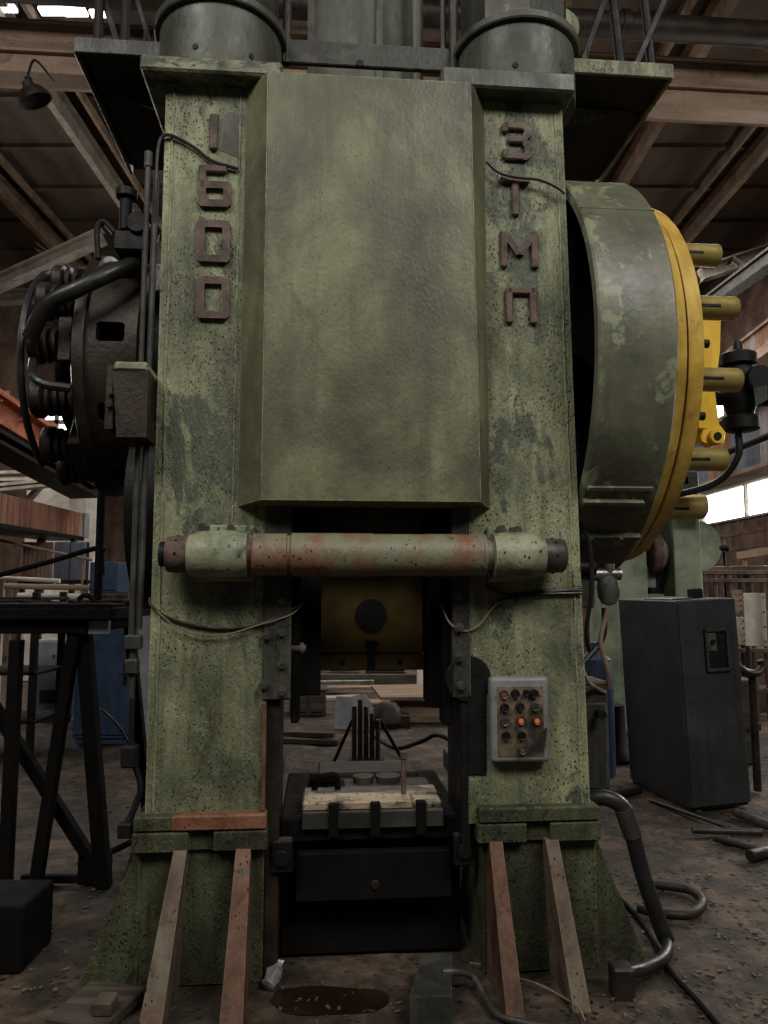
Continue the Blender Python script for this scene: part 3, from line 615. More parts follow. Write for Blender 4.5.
# yellow side plate and dark lower disc behind the left column
MB().box(-1.18, -1.02, .42, .46, 1.78, 2.24, .006).cyl((-1.11, .42, 1.98), (-1.11, .40, 1.98), .03, 16).done('side_plate', YDARK, press)
MB().lathe([(.3, -1.20), (.52, -1.20), (.52, -1.02), (.3, -1.02)], (0, .85, 2.0), 'x', 64).done('brake_disc', BLACK, press)
# control rods down the left side
b = MB(); b.cyl((-1.062, -.01, 1.38), (-1.055, -.01, 3.50), .012, 10); b.cyl((-1.036, .01, 1.42), (-1.022, .01, 3.44), .014, 10)
b.box(-1.085, -1.02, -.03, .03, 1.34, 1.40, .006); b.box(-1.08, -1.03, -.03, .03, 1.24, 1.30, .006); b.cyl((-1.055, 0, 1.14), (-1.055, 0, 1.4), .014, 10); b.cyl((-1.055, -.01, 3.46), (-1.055, -.01, 3.53), .018, 10)
b.done('control_rod', GUNMETAL, press)
b = MB(); b.cyl((-1.05, 0, 1.14), (-1.05, .0, .92), .012, 8); b.box(-1.085, -1.02, -.03, .03, .86, .95, .008); b.tube([(-1.05, .02, .90), (-1.01, .02, .78), (-1.03, .02, .70), (-1.06, .0, .62)], .014, 8); b.box(-1.09, -1.03, -.02, .02, .58, .64, .006)
b.done('linkage', BLACK, press)

# service platforms with railings
for sg, x0, x1, zt in ((-1, -1.445, -1.0, 4.18), (1, .96, 1.47, 4.225)):
    p = MB(); p.box(x0, x1, .15, 1.2, zt - .02, zt, .003); p.box(x0, x1, .145, .165, zt - .075, zt + .0, .003); xo = x0 if sg < 0 else x1
    p.box(xo - .01, xo + .01, .15, 1.2, zt - .075, zt, .003)
    p.mi = 1; p.box(min(x0, x1) + .02, max(x0, x1) - .02, .17, 1.19, zt - .05, zt - .02, 0)
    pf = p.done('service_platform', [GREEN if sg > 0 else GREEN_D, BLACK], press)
    xi = -.99 if sg < 0 else .845
    yb = .46; q = [col_pt(px, py, yb) for px, py in (((560, 134), (622, 103)) if sg > 0 else ((158, 120), (100, 86)))]
    g = MB(); g.prism([(xi - sg * .03, q[0].z), (q[1].x, q[1].z), (xo - sg * .03, zt - .05), (xi - sg * .03, zt - .05)], 'y', yb, yb + .025, .003); g.done('bracket', GREEN if sg > 0 else GREEN_D, pf)
    r = MB()
    if sg < 0:
        for px in (98, 125): q = col_pt(px, 36, .2); r.cyl((q.x, .2, zt), (q.x, .2, zt + .62), .022, 10)
        q = col_pt(146, 36, .2); r.cyl((q.x, .2, zt), (q.x, .2, zt + .1), .012, 8)
        a = col_pt(106, 0, .22); r.bar((a.x - .03, .22, zt + .32), (col_pt(120, 36, .22).x, .22, zt + .0), .02, .03); a = col_pt(138, 0, .2); r.bar((a.x - .05, .2, zt + .4), (col_pt(152, 36, .2).x, .2, zt), .012, .025)
    else:
        r.bar((1.02, .2, zt), (1.20, .2, zt + .50), .02, .03); r.bar((1.30, .2, zt + .01), (1.52, .2, zt + .50), .02, .03)
        r.cyl((1.235, .22, zt), (1.19, .22, zt + .6), .024, 10); r.cyl((1.40, .22, zt), (1.36, .22, zt + .6), .022, 10); r.cyl((1.05, .2, zt), (1.05, .2, zt + .1), .012, 8)
    r.done('railing', BLACK, pf)
# rail across the middle and the motor tower behind it
b = MB(); b.box(-.485, .385, .26, .29, 4.20, 4.325, .005); b.cyl((-.465, .28, 4.2), (-.465, .28, 4.9), .022, 12); b.cyl((.375, .25, 4.18), (.375, .25, 4.95), .024, 12); b.cyl((.33, .3, 3.95), (.33, .3, 4.9), .016, 10); b.mi = 1; b.cyl((-.10, .26, 4.21), (-.10, .25, 4.21), .018, 12)
b.done('cross_rail', [GREEN_D, BLACK], press)
b = MB(); b.box(-.36, .02, .55, 1.0, 3.86, 5.2, .006); b.box(.03, .24, .60, 1.0, 3.86, 5.2, .006); b.box(-.37, -.33, .52, .56, 3.86, 5.2, .004); b.box(-.0, .04, .53, .57, 3.86, 5.2, .004); b.cyl((.22, .5, 3.86), (.22, .5, 5.2), .035, 16)
b.done('motor_tower', DRUM, press)

# control panel
pn = MB(); pn.box(.448, .704, -.062, .0, .860, 1.216, .018, None, 3)
pn.mi = 1; pn.box(.474, .678, -.066, -.05, .885, 1.180, .006, None, 2)
panel = pn.done('control_panel', [GREYP, PANELB], press)
MB().prism([(.60, .895), (.665, .90), (.682, .93), (.69, 1.005), (.655, .99), (.64, .945), (.60, .915)], 'y', -.0675, -.06).done('grease_mark', GUNMETAL, panel)
def pxp(px, py): return .448 + (px - 487) * .00429, 1.216 - (py - 675.5) * .00424
for px, py, m, rr in ((500, 692, REDBR, 1), (511.5, 691.5, BLACK, 1), (522.5, 690.5, BLACK, .7), (530.5, 691.5, BLACK, 1), (500.5, 705, BLACK, 1), (516, 704.5, BLACK, 1), (531, 704.5, GUNMETAL, 1), (500.5, 718.5, GUNMETAL, 1), (516.5, 717.8, ORANGE, 1), (532.5, 718, ORANGE, 1), (501.5, 732.5, BLACK, 1), (517, 732.5, BLACK, 1), (517.5, 746.5, PANELB, 1)):
    x, z = pxp(px, py); b = MB(); b.lathe([(.019 * rr, .03), (.019 * rr, -.012), (.016 * rr, -.016), (.0125 * rr, -.014), (.0125 * rr, -.008)], (x, -.068, z), 'y', 20)
    b.mi = 1; b.lathe([(.0, -.013), (.010 * rr, -.013), (.0122 * rr, -.010), (.0122 * rr, .0)], (x, -.068, z), 'y', 16)
    o = b.done('push_button', [GUNMETAL if m is not BLACK else BLACK, m], panel)
    if m is ORANGE: o['label'] = 'orange push button'
    if m is REDBR: o['label'] = 'brick red push button'
# small terminal box on the side
b = MB(); b.box(.885, 1.095, .28, .50, .62, 1.135, .008); b.box(.905, 1.08, .272, .28, .66, 1.05, .003); b.mi = 1; b.box(.885, 1.10, .275, .505, 1.135, 1.15, .004)
tb = b.done('terminal_box', [GREEN_D, RUST], press)
MB().cyl((1.035, .275, 1.01), (1.035, .23, 1.01), .014, 12).cyl((1.035, .23, 1.01), (1.035, .20, 1.01), .022, 14).done('knob', BLACK, tb)
# air regulator hung on the side of the right column
b = MB(); b.box(.90, .99, .26, .34, 1.52, 1.58, .006); b.box(.955, 1.03, .24, .34, 1.50, 1.66, .008); b.mi = 1; b.cyl((1.0, .25, 1.66), (1.16, .25, 1.66), .03, 14); b.lathe([(.0, -.06), (.035, -.05), (.05, -.02), (.055, .02), (.05, .06), (.03, .08), (.03, .14)], (1.10, .25, 1.57), 'z', 24)
b.mi = 2; b.cyl((.90, .24, 1.69), (1.03, .24, 1.69), .04, 16)
b.done('air_regulator', [GREEN_D, STEEL, BLACK], press)
b = MB(); b.tube([(1.08, .26, 1.50), (1.07, .26, 1.36), (.98, .24, 1.26), (.92, .2, 1.22)], .014, 8); b.tube([(.91, .1, 1.90), (.96, .1, 1.78), (.965, .12, 1.56), (.95, .15, 1.40), (.98, .2, 1.30)], .010, 8); b.done('air_tube', RUBBER, press)
b = MB(); b.tube([(1.09, .24, 1.50), (1.05, .24, 1.34), (1.09, .26, 1.2), (1.10, .28, 1.12)], .012, 8); b.tube([(.89, .1, 1.28), (.95, .15, 1.17), (1.02, .25, 1.13), (1.08, .28, 1.10)], .010, 8); b.done('air_tube', BEAM, press)

# ------------------------------------------------------------------ wires and hoses on the press (things that could be pulled off)
def pl2w(v):
    c, s = math.cos(YAW), math.sin(YAW); return Vector((c * v[0] - s * v[1], 3.27 + s * v[0] + c * v[1], v[2]))
def wire(name, pix, ly, r, m, label, cat='wire', rest=None):
    b = MB()
    for P in pix: b.tube([pl2w(col_pt(p[0], p[1], p[2] if len(p) > 2 else ly)) for p in P], r, 8)
    return center_world(tag(b.done(name, m), label, cat, 'loose wires on the press columns' if name == 'loose_wire' else None))
def center_world(o): return center(o)
wire('loose_wire', [[(150, 598, .02), (152, 606), (172, 619), (215, 628), (255, 625), (285, 613), (303, 602, .02)]], -.012, .006, GUNMETAL, 'thicker dark wire sagging across the left column below the cross rod')
wire('loose_wire', [[(149, 600, .02), (160, 614), (185, 631), (222, 635), (262, 624), (290, 615), (303, 604, .03)]], -.024, .0035, BEAM, 'thin pale wire sagging below the dark wire on the left column')
wire('loose_wire', [[(441, 604, .06), (449, 622), (462, 631), (478, 626), (497, 604), (515, 599)]], -.014, .005, BEAM, 'pale loose wire looping down at the inner edge of the right column')
wire('cable_bundle', [[(486, 586), (505, 594), (520, 594), (545, 591), (582, 590)], [(500, 600), (518, 597), (545, 594), (582, 593)], [(515, 602), (520, 597), (550, 592.5), (582, 588)]], -.014, .007, RUBBER, 'black cables tied across the right column under the cross rod', 'cables')
wire('loose_wire', [[(154, 235, .01), (156, 185), (158, 150), (163, 136), (175, 137), (195, 148), (212, 161), (238, 169)]], -.016, .008, RUBBER, 'black wire arching over the top of the left column beside the raised figure one')
wire('loose_wire', [[(487, 162), (498, 172), (515, 177), (540, 180), (558, 188), (565, 194)]], -.04, .007, RUBBER, 'black wire crossing the raised letters high on the right column')

# corrugated hose and floor pipe at the right foot
b = MB()
HP = [pl2w((.93, .12, .655)), pl2w((1.0, .10, .665)), pl2w((1.075, .09, .62)), pl2w((1.115, .09, .50)), pl2w((1.16, .10, .33)), pl2w((1.235, .12, .12)), pl2w((1.275, .14, .035))]
b.tube(HP, .036, 16)
b.mi = 1; b.tube(HP[2:4], .041, 16, False); b.mi = 0
hose = b.done('flexible_hose', [RUBBER, GUNMETAL]); center(hose); tag(hose, 'thick black flexible hose bending down from the right column to the floor', 'hose')
b = MB(); b.tube([pl2w((1.27, .16, .03)), pl2w((1.24, .05, .045)), pl2w((1.16, -.06, .05)), pl2w((1.04, -.15, .06)), pl2w((.96, -.2, .075))], .025, 14)
b.mi = 1; b.box(-.042, .042, -.042, .042, -.02, .11, .008, Matrix.Translation(pl2w((.925, -.21, 0))))
b.mi = 0
o = center(b.done('floor_pipe', [RUBBER, IRON])); tag(o, 'dark bent pipe on the floor ending in a square block beside the right foot', 'pipe')
b = MB(); b.tube([ground(648, 884, .03), ground(668, 886, .03), ground(690, 890, .03), ground(702, 900, .035), ground(698, 910, .035), ground(684, 915, .03), ground(655, 912, .03), ground(638, 908, .03)], .023, 12)
o = center(b.done('hose_loop', IRON)); tag(o, 'rusty brown hose curled in a loop on the floor right of the press', 'hose')
b = MB(); b.tube([ground(600, 880, .01), ground(640, 920, .012), ground(668, 968, .012), ground(700, 1004, .012), ground(730, 1040, .012)], .012, 8)
o = center(b.done('floor_cable', SHADEBLACK)); tag(o, 'thin black cable trailing across the floor at the bottom right', 'cable')
# block with a cable in the foreground
def gblock():
    a = ground(408, 1035); c = ground(452, 1035); d = ground(449, 985); e = ground(424, 985); H_ = .10
    b = MB(); f = ground(410, 1026); x0, y0 = f.x, f.y
    b.hexa([(x0, y0, 0), (x0 + .155, y0 + .01, 0), (x0 + .19, y0 + .33, 0), (x0 + .06, y0 + .33, 0)], [(x0, y0, H_), (x0 + .155, y0 + .01, H_), (x0 + .185, y0 + .33, H_), (x0 + .06, y0 + .33, H_)], .012)
    return b
o = center(gblock().done('steel_block', GUNMETAL)); tag(o, 'dark worn steel block lying on the floor between the press feet', 'block')
b = MB(); b.tube([ground(442, 972, .10), ground(458, 972, .09), ground(474, 978, .04), ground(486, 1000, .02), ground(498, 1015, .02), ground(520, 1022, .02), ground(560, 1030, .02)], .012, 10)
o = center(b.done('power_cable', GUNMETAL)); tag(o, 'grey cable curving from the dark steel block towards the right foot', 'cable')
b = MB(); b.tube([ground(470, 963, .01), ground(490, 966, .01), ground(510, 976, .01), ground(540, 985, .01), ground(575, 1005, .01), ground(585, 1020, .01)], .004, 6)
o = center(b.done('loose_wire', BEAM)); tag(o, 'thin wire on the floor in front of the right gussets', 'wire')
# crumpled bottle
def bottle():
    b = MB(); c = ground(270, 992); 
    b.lathe([(.012, 0), (.03, .004), (.033, .02), (.026, .05), (.034, .08), (.025, .105), (.012, .125), (.012, .14)], (0, 0, 0), 'z', 14)
    b.mi = 1; b.lathe([(.014, .138), (.014, .155), (.0, .156)], (0, 0, 0), 'z', 12)
    for v in b.bm.verts: v.co += Vector((noise.noise(v.co * 40), noise.noise(v.co * 40 + Vector((3, 3, 3))), 0)) * .014
    o = b.done('plastic_bottle', [CLEARP, WHITE]); o.location = c + Vector((-.01, .0, .02)); o.rotation_euler = (R(-68), R(12), R(-14)); o.scale = (1.05, .8, .8); return o
tag(bottle(), 'small crumpled clear plastic bottle by the foot of the left column', 'bottle')
# lower left slab and block
p = ground(100, 1012)
o = MB().box(-.12, .12, -.16, .12, 0, .05, .008, Matrix.Translation((p.x, p.y, 0)) @ Matrix.Rotation(R(-14), 4, 'Z')).done('steel_slab', DARKWOOD); center(o); tag(o, 'flat rusty slab on the floor in front of the left foot', 'slab')
o = MB().box(-.035, .035, -.04, .04, .05, .10, .006, Matrix.Translation((p.x + .05, p.y - .09, 0))).done('small_block', DIRT); center(o); tag(o, 'small pale block on top of the flat rusty slab', 'block')
# oil stain
b = MB(); c = ground(330, 1000)
pt = [(c.x + .24 * math.cos(t / 32 * 2 * PI) * (1 + .25 * noise.noise(Vector((math.cos(t / 32 * 2 * PI), math.sin(t / 32 * 2 * PI), 2)) * 1.5)), c.y + .11 * math.sin(t / 32 * 2 * PI) * (1 + .25 * noise.noise(Vector((math.cos(t / 32 * 2 * PI), math.sin(t / 32 * 2 * PI), 5)) * 1.5))) for t in range(32)]
b.hexa([(q[0], q[1], 0) for q in pt], [(q[0], q[1], .003) for q in pt])
tag(center(b.done('oil_puddle', OIL)), 'brown oil puddle on the floor between the press feet', 'oil puddle', None, 'stuff')

# ------------------------------------------------------------------ left foreground stand
st = thing('work_stand', 'black steel stand with crossed legs and a thick top at the left edge', 'stand', (-1.9, 4.1, 0))
def L_(v): return Vector(v) - Vector((-1.9, 4.1, 0))
zt = at(60, 604, 4.1).z
b = MB(); a = at(118, 613, 4.15)
b.box(-.95, a.x + 1.9, -.05, .95, zt - .085, zt - .02, .006); b.box(-.95, a.x + 1.75, .0, .9, zt - .16, zt - .08, .006); b.box(-.95, a.x + 1.9 - .02, .0, .90, zt - .02, zt - .0, .004)
for i in range(14): b.box(-.9 + i * .1, -.86 + i * .1 + random.uniform(0, .03), random.uniform(.1, .5), random.uniform(.5, .9), zt - .002, zt + random.uniform(.004, .014), .002)
b.done('top', SHADEBLACK, st)
def leg(p, q, w=.06):
    a, c = L_(p), L_(q); MB().bar(a, c, w, w, (0, 1, 0)).done('leg', SHADEBLACK, st)
zu = zt - .09
leg(at(17, 640, 4.1), ground(18, 905) * Vector((1, 0, 0)) + Vector((-.0, 4.1, .0)) if False else Vector((at(17, 640, 4.1).x, 4.1, 0)))
leg(Vector((at(76, 640, 4.15).x, 4.15, zu)), Vector((at(26, 890, 4.02).x, 4.12, .0)))
leg(Vector((at(82, 640, 4.2).x, 4.2, zu)), Vector((at(104, 880, 4.2).x, 4.2, .0)), .075)
leg(Vector((at(82, 640, 4.2).x - .02, 5.0, zu)), Vector((at(104, 880, 4.2).x - .0, 5.0, .0)), .06)
MB().bar(L_(at(-20, 685, 4.25)), L_(at(88, 855, 4.25)), .06, .06, (0, 1, 0)).done('brace', SHADEBLACK, st)
MB().box(at(80, 850, 4.25).x + 1.9, at(110, 850, 4.25).x + 1.9, .12, .20, .0, .16, .006).done('foot_plate', SHADEBLACK, st)
MB().box(at(22, 850, 4.25).x + 1.9, at(85, 850, 4.25).x + 1.9, .14, .18, .0, .04, .004).done('stretcher', SHADEBLACK, st)
MB().box(at(68, 628, 4.15).x + 1.9, at(110, 628, 4.15).x + 1.9, .02, .06, zu - .075, zu, .004).done('channel', PALE, st)['label'] = 'pale steel channel under the top'
b = MB(); a = at(102, 480, 4.5); b.cyl((a.x + 1.9, .4, zt), (a.x + 1.9, .4, a.z + .1), .024, 12); e = at(98, 548, 4.5); f = at(-20, 580, 4.5)
b.tube([L_(f), L_(at(45, 563, 4.5)), L_(e), L_(at(101, 556, 4.5)), L_(at(102, 575, 4.5))], .016, 10); b.done('guard_rail', SHADEBLACK, st)
b = MB(); b.tube([L_(at(78, 600, 4.3)), L_(at(84, 595.5, 4.3)), L_(at(92, 598, 4.3)), L_(at(94, 604, 4.3))], .014, 8); b.done('handle', SHADEBLACK, st)
o = center(MB().box(-.34, .0, 0, .3, 0, .27, .008, Matrix.Translation((ground(20, 975).x, ground(20, 975).y, 0))).done('steel_box', SHADEBLACK)); tag(o, 'low black steel box on the floor at the bottom left corner', 'box')
b = MB(); b.tube([at(80, 706, 4.6), at(98, 708, 4.6), at(115, 722, 4.6), at(128, 742, 4.6), at(133, 756, 4.6)], .008, 8)
tag(center(b.done('drooping_cable', RUBBER)), 'thin black cable drooping in front of the blue cabinet', 'cable')
b = MB(); b.bar(ground(135, 848, .05) , ground(106, 905, .3) - Vector((0, 0, .28)), .03, .05); b.tube([ground(110, 852, .08), ground(125, 845, .14), ground(134, 838, .16), ground(137, 820, .2)], .018, 8)
tag(center(b.done('scrap_lever', SHADEBLACK)), 'black bent iron lever lying against the left foot of the press', 'lever')
b = MB(); q0 = at(127, 770, 3.9)

# ------------------------------------------------------------------ left background
def cabinet(name, label, cat, x0, x1, yf, depth, z0, z1, m, lean=0.0):
    c = thing(name, label, cat, ((x0 + x1) / 2, yf, z0)); w = (x1 - x0) / 2
    MB().box(-w, w, .012, depth, .06, z1 - z0, .008).box(-w + .03, w - .03, .04, depth - .04, 0, .06, .004).done('body', m, c)
    return c, w, z1 - z0
g = ground(53, 722)
c, w, h = cabinet('electrical_cabinet', 'pale grey electrical cabinet with a small grille behind the black stand', 'cabinet', at(33, 700, g.y).x, at(73, 700, g.y).x, g.y, .4, 0, at(50, 640, g.y).z, PALE)
MB().box(-w + .02, w - .02, -.012, .014, .1, h - .02, .005).done('door', PALE, c)
b = MB(); b.box(-w + .08, w - .1, -.02, -.008, .22, .38, .002)
for i in range(7): b.box(-w + .09, w - .11, -.03, -.016, .235 + i * .02, .243 + i * .02, .001)
b.done('grille', DARKWOOD, c)
MB().box(.10, .13, -.03, -.01, h * .55, h * .68, .003).box(-.02, .01, -.02, -.01, h * .78, h * .82, .002).done('handle', BLUE, c)
g = ground(104, 745)
c, w, h = cabinet('machine_cabinet', 'large dark blue cabinet seen behind the legs of the black stand', 'cabinet', at(73, 700, g.y).x, at(133, 700, g.y).x, g.y, .6, 0, at(100, 612, g.y).z, BLUE)
MB().box(-w + .02, w - .02, -.01, .014, .1, h - .03, .005).done('door', BLUE, c)
MB().box(w - .1, w - .07, -.03, -.008, h * .45, h * .6, .003).done('handle', BLACK, c)
g2 = 8.7; mh = thing('machine_housing', 'rust brown and blue machine housing standing behind the dark blue cabinet', 'machine housing', (at(88, 600, g2).x, g2, 0))
wv = at(128, 600, g2).x - mh.location.x
MB().box(0, wv, 0, .5, 0, at(100, 593, g2).z, .008).box(-.01, wv + .01, -.02, .52, at(100, 593, g2).z - .04, at(100, 593, g2).z, .004).done('base', RUST, mh)
MB().box(.0, wv * .7, .02, .5, at(100, 593, g2).z, at(100, 562, g2).z, .008).box(.02, wv * .66, .0, .03, at(100, 590, g2).z, at(100, 566, g2).z, .004).done('upper_box', BLUE, mh)
yw = 7.3
c, w, h = cabinet('white_cabinet', 'narrow white cabinet beside the left column', 'cabinet', at(136, 700, yw).x, at(156, 700, yw).x, yw, .5, 0, at(140, 610, yw).z, PALE)
MB().box(-w + .01, w - .01, -.008, .014, .1, h - .03, .004).done('door', PALE, c)
# dark rack left of the grey cabinet
a, c2 = at(-30, 668, 8.7), at(26, 655, 8.7)
rk = thing('storage_rack', 'dark steel storage rack at the left edge behind the stand', 'rack', (at(0, 700, 7.2).x, 7.2, 0))
for x in (-.5, .3):
    for y in (0, .6): MB().box(x - .03, x + .03, y - .03, y + .03, 0, 1.55, .004).done('post', BLACK, rk)
for z in (.35, .80, 1.2, 1.5): MB().box(-.55, .35, -.03, .63, z - .03, z, .004).done('shelf', BLACK, rk)
# white columns and the clad gallery
for px, Y, wd, lab in ((91, 12.0, .16, 'pale slim post at the end of the rusty gallery'), (78, 12.4, .3, 'wide pale column behind the rusty gallery')):
    x = at(px, 500, Y).x; b = MB(); b.box(x - wd / 2, x + wd / 2, Y, Y + .2, 0, at(px, 488, Y).z, .01); b.box(x - wd / 2 - .04, x + wd / 2 + .04, Y - .04, Y + .24, 0, .1, .01)
    tag(center(b.done('steel_post', WHITE)), lab, 'post', 'pale posts by the rusty gallery')
gl = thing('clad_gallery', 'overhead gallery clad in rusty sheet metal at the left', 'gallery', (-4.6, 8.2, 2.3))
b = MB()
for i in range(7):
    y0 = i * .46; b.box(-.05, .0, y0, y0 + .45, .06, .42, .006)
    for j in range(2): b.box(-.0, .008, y0 + .14 + j * .16, y0 + .15 + j * .16, .06, .42, .002)
b.done('cladding', RUSTSHEET, gl); MB().box(-.6, .02, 0, 3.25, .0, .06, .006).done('deck', BLACK, gl)
MB().box(-.06, .03, 3.22, 3.4, .05, .43, .004).done('end_panel', PALE, gl)
for y in (.4, 2.9): MB().box(-.55, -.45, y, y + .1, -2.3, .0, .006).box(-.05, .02, y, y + .08, -2.3, 0, .006).done('leg', IRON, gl)
sc = thing('sheet_screen', 'upright rusty and grey corrugated screen below the gallery', 'screen', (at(20, 560, 10.4).x, 10.4, 0))
ww = at(86, 560, 10.4).x - at(20, 560, 10.4).x
for i in range(4):
    b = MB(); b.box(i * ww / 4 + .01, (i + 1) * ww / 4 - .01, 0, .03, at(20, 580, 10.4).z, at(20, 542, 10.4).z, .004)
    for j in range(4): b.box(i * ww / 4 + .03 + j * ww / 17, i * ww / 4 + .05 + j * ww / 17, -.012, 0, at(20, 580, 10.4).z, at(20, 542, 10.4).z, .002)
    b.done('sheet', RUSTSHEET if i < 2 else BLUESHEET, sc)
for x in (.02, ww - .02): MB().box(x - .03, x + .03, .03, .09, 0, at(20, 542, 10.4).z, .004).done('post', IRON, sc)
MB().box(0, ww + .05, -.05, .05, at(20, 584, 10.4).z, at(20, 580, 10.4).z, .004).done('rail', BLACK, sc)
# pale pipes and clutter at middle height
for i, (p, q, Y, r, m, lab) in enumerate((((-20, 536), (92, 560), 9.6, .018, WOOD, 'thin tan pipe slanting across the rusty screen'), ((5, 586), (92, 588), 9.2, .035, BEAM, 'tan pipe lying level above the black stand'),
                                   ((18, 596), (95, 597), 9.0, .04, WHITE, 'white pipe lying level just above the black stand'), ((0, 578), (60, 581), 9.8, .03, WHITE, 'short white pipe beneath the rusty screen'))):
    a, c2 = at(*p, Y), at(*q, Y); b = MB(); b.cyl(a, c2, r, 12)
    for f in (.08, .92): s = a.lerp(c2, f); b.cyl(s + Vector((0, .0, -.0)), Vector((s.x, s.y, 0)), .014, 8)
    tag(center(b.done('pipe_rail', m)), lab, 'pipe', 'pale pipes above the black stand')
# orange crane girder, black travelling beam
def girder(name, label, P0, P1, h, d, mm, lattice):
    o = thing(name, label, 'girder', P0); D = P1 - P0
    MB().bar((0, 0, 0), D, d, h, (0, 0, 1), .008).done('web', mm, o)
    MB().bar(Vector((0, -d * .6, h / 2)), D + Vector((0, -d * .6, h / 2)), d * 1.6, .05).done('flange', mm, o); MB().bar(Vector((0, -d * .6, -h / 2)), D + Vector((0, -d * .6, -h / 2)), d * 1.6, .05).done('flange', mm, o)
    if lattice:
        for f in (.2, .4, .6, .8): p = D * f; MB().bar(p + Vector((0, -d * 1.5, -h / 2 - .1)), p + Vector((0, -d * 1.5, h / 2 + .25)), .035, .035).done('rail_post', ORGIRD, o)
        MB().bar(Vector((0, -d * 1.5, h / 2 + .2)), D + Vector((0, -d * 1.5, h / 2 + .2)), .03, .03).done('hand_rail', ORGIRD, o)
        for f in (.25, .45, .65): p = D * f; MB().bar(p + Vector((-.15, -d * 1.5, -.0)), p + Vector((.2, -d * 1.5, .14)), .03, .03).done('lattice', RUSTSHEET, o)
    return o
girder('crane_girder', 'faded orange crane girder slanting down behind the spring clutch', at(-30, 398, 9), at(85, 470, 11.5), .36, .3, ORGIRD, True)
girder('crane_beam', 'black beam slanting under the orange crane girder', at(-30, 428, 8.8), at(90, 494, 11), .13, .3, BLACK, False)
girder('roof_tie', 'pale grey tie beam above the rusty gallery', at(-30, 478, 12.5), at(72, 476, 12.5), .12, .12, LBEAM, False)
girder('roof_tie', 'lower pale grey tie beam just over the rusty gallery', at(-30, 492, 12.2), at(50, 484, 12.2), .08, .12, LBEAM, False)
girder('roof_strut', 'short pale strut above the rusty gallery at left', at(28, 502, 12.4), at(44, 484, 12.4), .05, .08, LBEAM, False)
x = at(70, 500, 12.8)
o = MB().box(-1.2, .1, 0, .2, 0, at(0, 472, 12.8).z, .01, Matrix.Translation((at(95, 500, 13.0).x, 13.0, 0))).done('cladding_panel', WHITE); tag(center(o), 'pale wall panel under the spring clutch in the background', 'panel')
# bright far-left haze of windows behind the clutch
n = 20
for (x0, x1, y0, y1, Y) in ((28, 72, 405, 440, 17),):
    a, c2 = at(x0, y1, Y), at(x1, y0, Y)
    w = MB().box(a.x, c2.x, Y, Y + .05, a.z, c2.z, 0).done('window_%d' % n, PANE); struct(w, 'bright window seen through the springs of the clutch', 'window')
    f = MB()
    for k in range(4): xx = a.x + (c2.x - a.x) * k / 3; f.box(xx - .05, xx + .05, Y - .05, Y, a.z, c2.z, 0)
    for k in range(3): zz = a.z + (c2.z - a.z) * k / 2; f.box(a.x, c2.x, Y - .05, Y, zz - .05, zz + .05, 0)
    f.done('window_frame', LBEAM, w)
# pendant lamp
lp = thing('pendant_lamp', 'dusty dome lamp hanging from the girder at top left', 'lamp', at(33, 95, 6.6))
b = MB(); b.lathe([(.0, .12), (.05, .12), (.06, .07), (.10, .05), (.15, -.02), (.155, -.06), (.145, -.06), (.13, -.02), (.05, .03), (.0, .03)], (0, 0, 0), 'z', 32)
sh = b.done('lamp_shade', IRON, lp); sh.rotation_euler = (R(14), R(-24), 0)
b = MB(); b.tube([(-.05, 0, .12), (-.06, .02, .24), (-.04, .1, .42), (-.05, .5, .50)], .012, 8); b.done('cord', BLACK, lp)
MB().cyl((-.04, 0, .05), (-.05, 0, .17), .035, 14).done('lamp_cap', BLACK, lp)

# ------------------------------------------------------------------ right: dark leaning cabinet
A = ground(692, 812)
cb = thing('switch_cabinet', 'tall charcoal steel cabinet leaning to the left on the floor at right', 'cabinet', (A.x, A.y, 0)); cb.rotation_euler = (0, R(-2.3), R(11))
hh = 1.50
b = MB(); b.box(.0, .48, 0, .86, .02, hh, .008); b.box(.01, .47, .02, .84, 0, .03, .003); b.done('body', CABI, cb)
b = MB(); b.box(.006, .474, -.012, .004, .03, hh - .004, .004); dd = b.done('door', CABI, cb)
zA = hh - .215
b = MB(); x0, x1, z0, z1 = .19, .385, zA - .31, zA
for q in ((x0, x0 + .022, z0, z1), (x1 - .022, x1, z0, z1), (x0, x1, z0, z0 + .022), (x0, x1, z1 - .022, z1)): b.box(q[0], q[1], -.035, -.01, q[2], q[3], .003)
b.mi = 1; b.box(x0 + .015, x1 - .015, -.018, -.011, z0 + .015, z1 - .015, 0)
b.done('inspection_window', [CABI, BLACK], cb)
b = MB(); b.box(x0 + .025, x0 + .095, -.024, -.016, zA - .16, zA - .03, .002); b.mi = 1; b.cyl((x0 + .062, -.022, zA - .095), (x0 + .062, -.036, zA - .095), .018, 16); b.box(x0 + .025, x0 + .095, -.022, -.016, zA - .28, zA - .165, .002); b.done('gauge_plate', [STEEL, BLACK], cb)
b = MB(); b.tube([(.355, .3, hh + .0), (.355, .3, hh + .05)], .03, 8, False); b.box(.31, .40, .26, .34, hh, hh + .075, .006); b.done('top_fitting', BLACK, cb)
b = MB(); b.box(.03, .2, .1, .5, hh, hh + .012, .003); b.done('top_sheet', STEEL, cb)
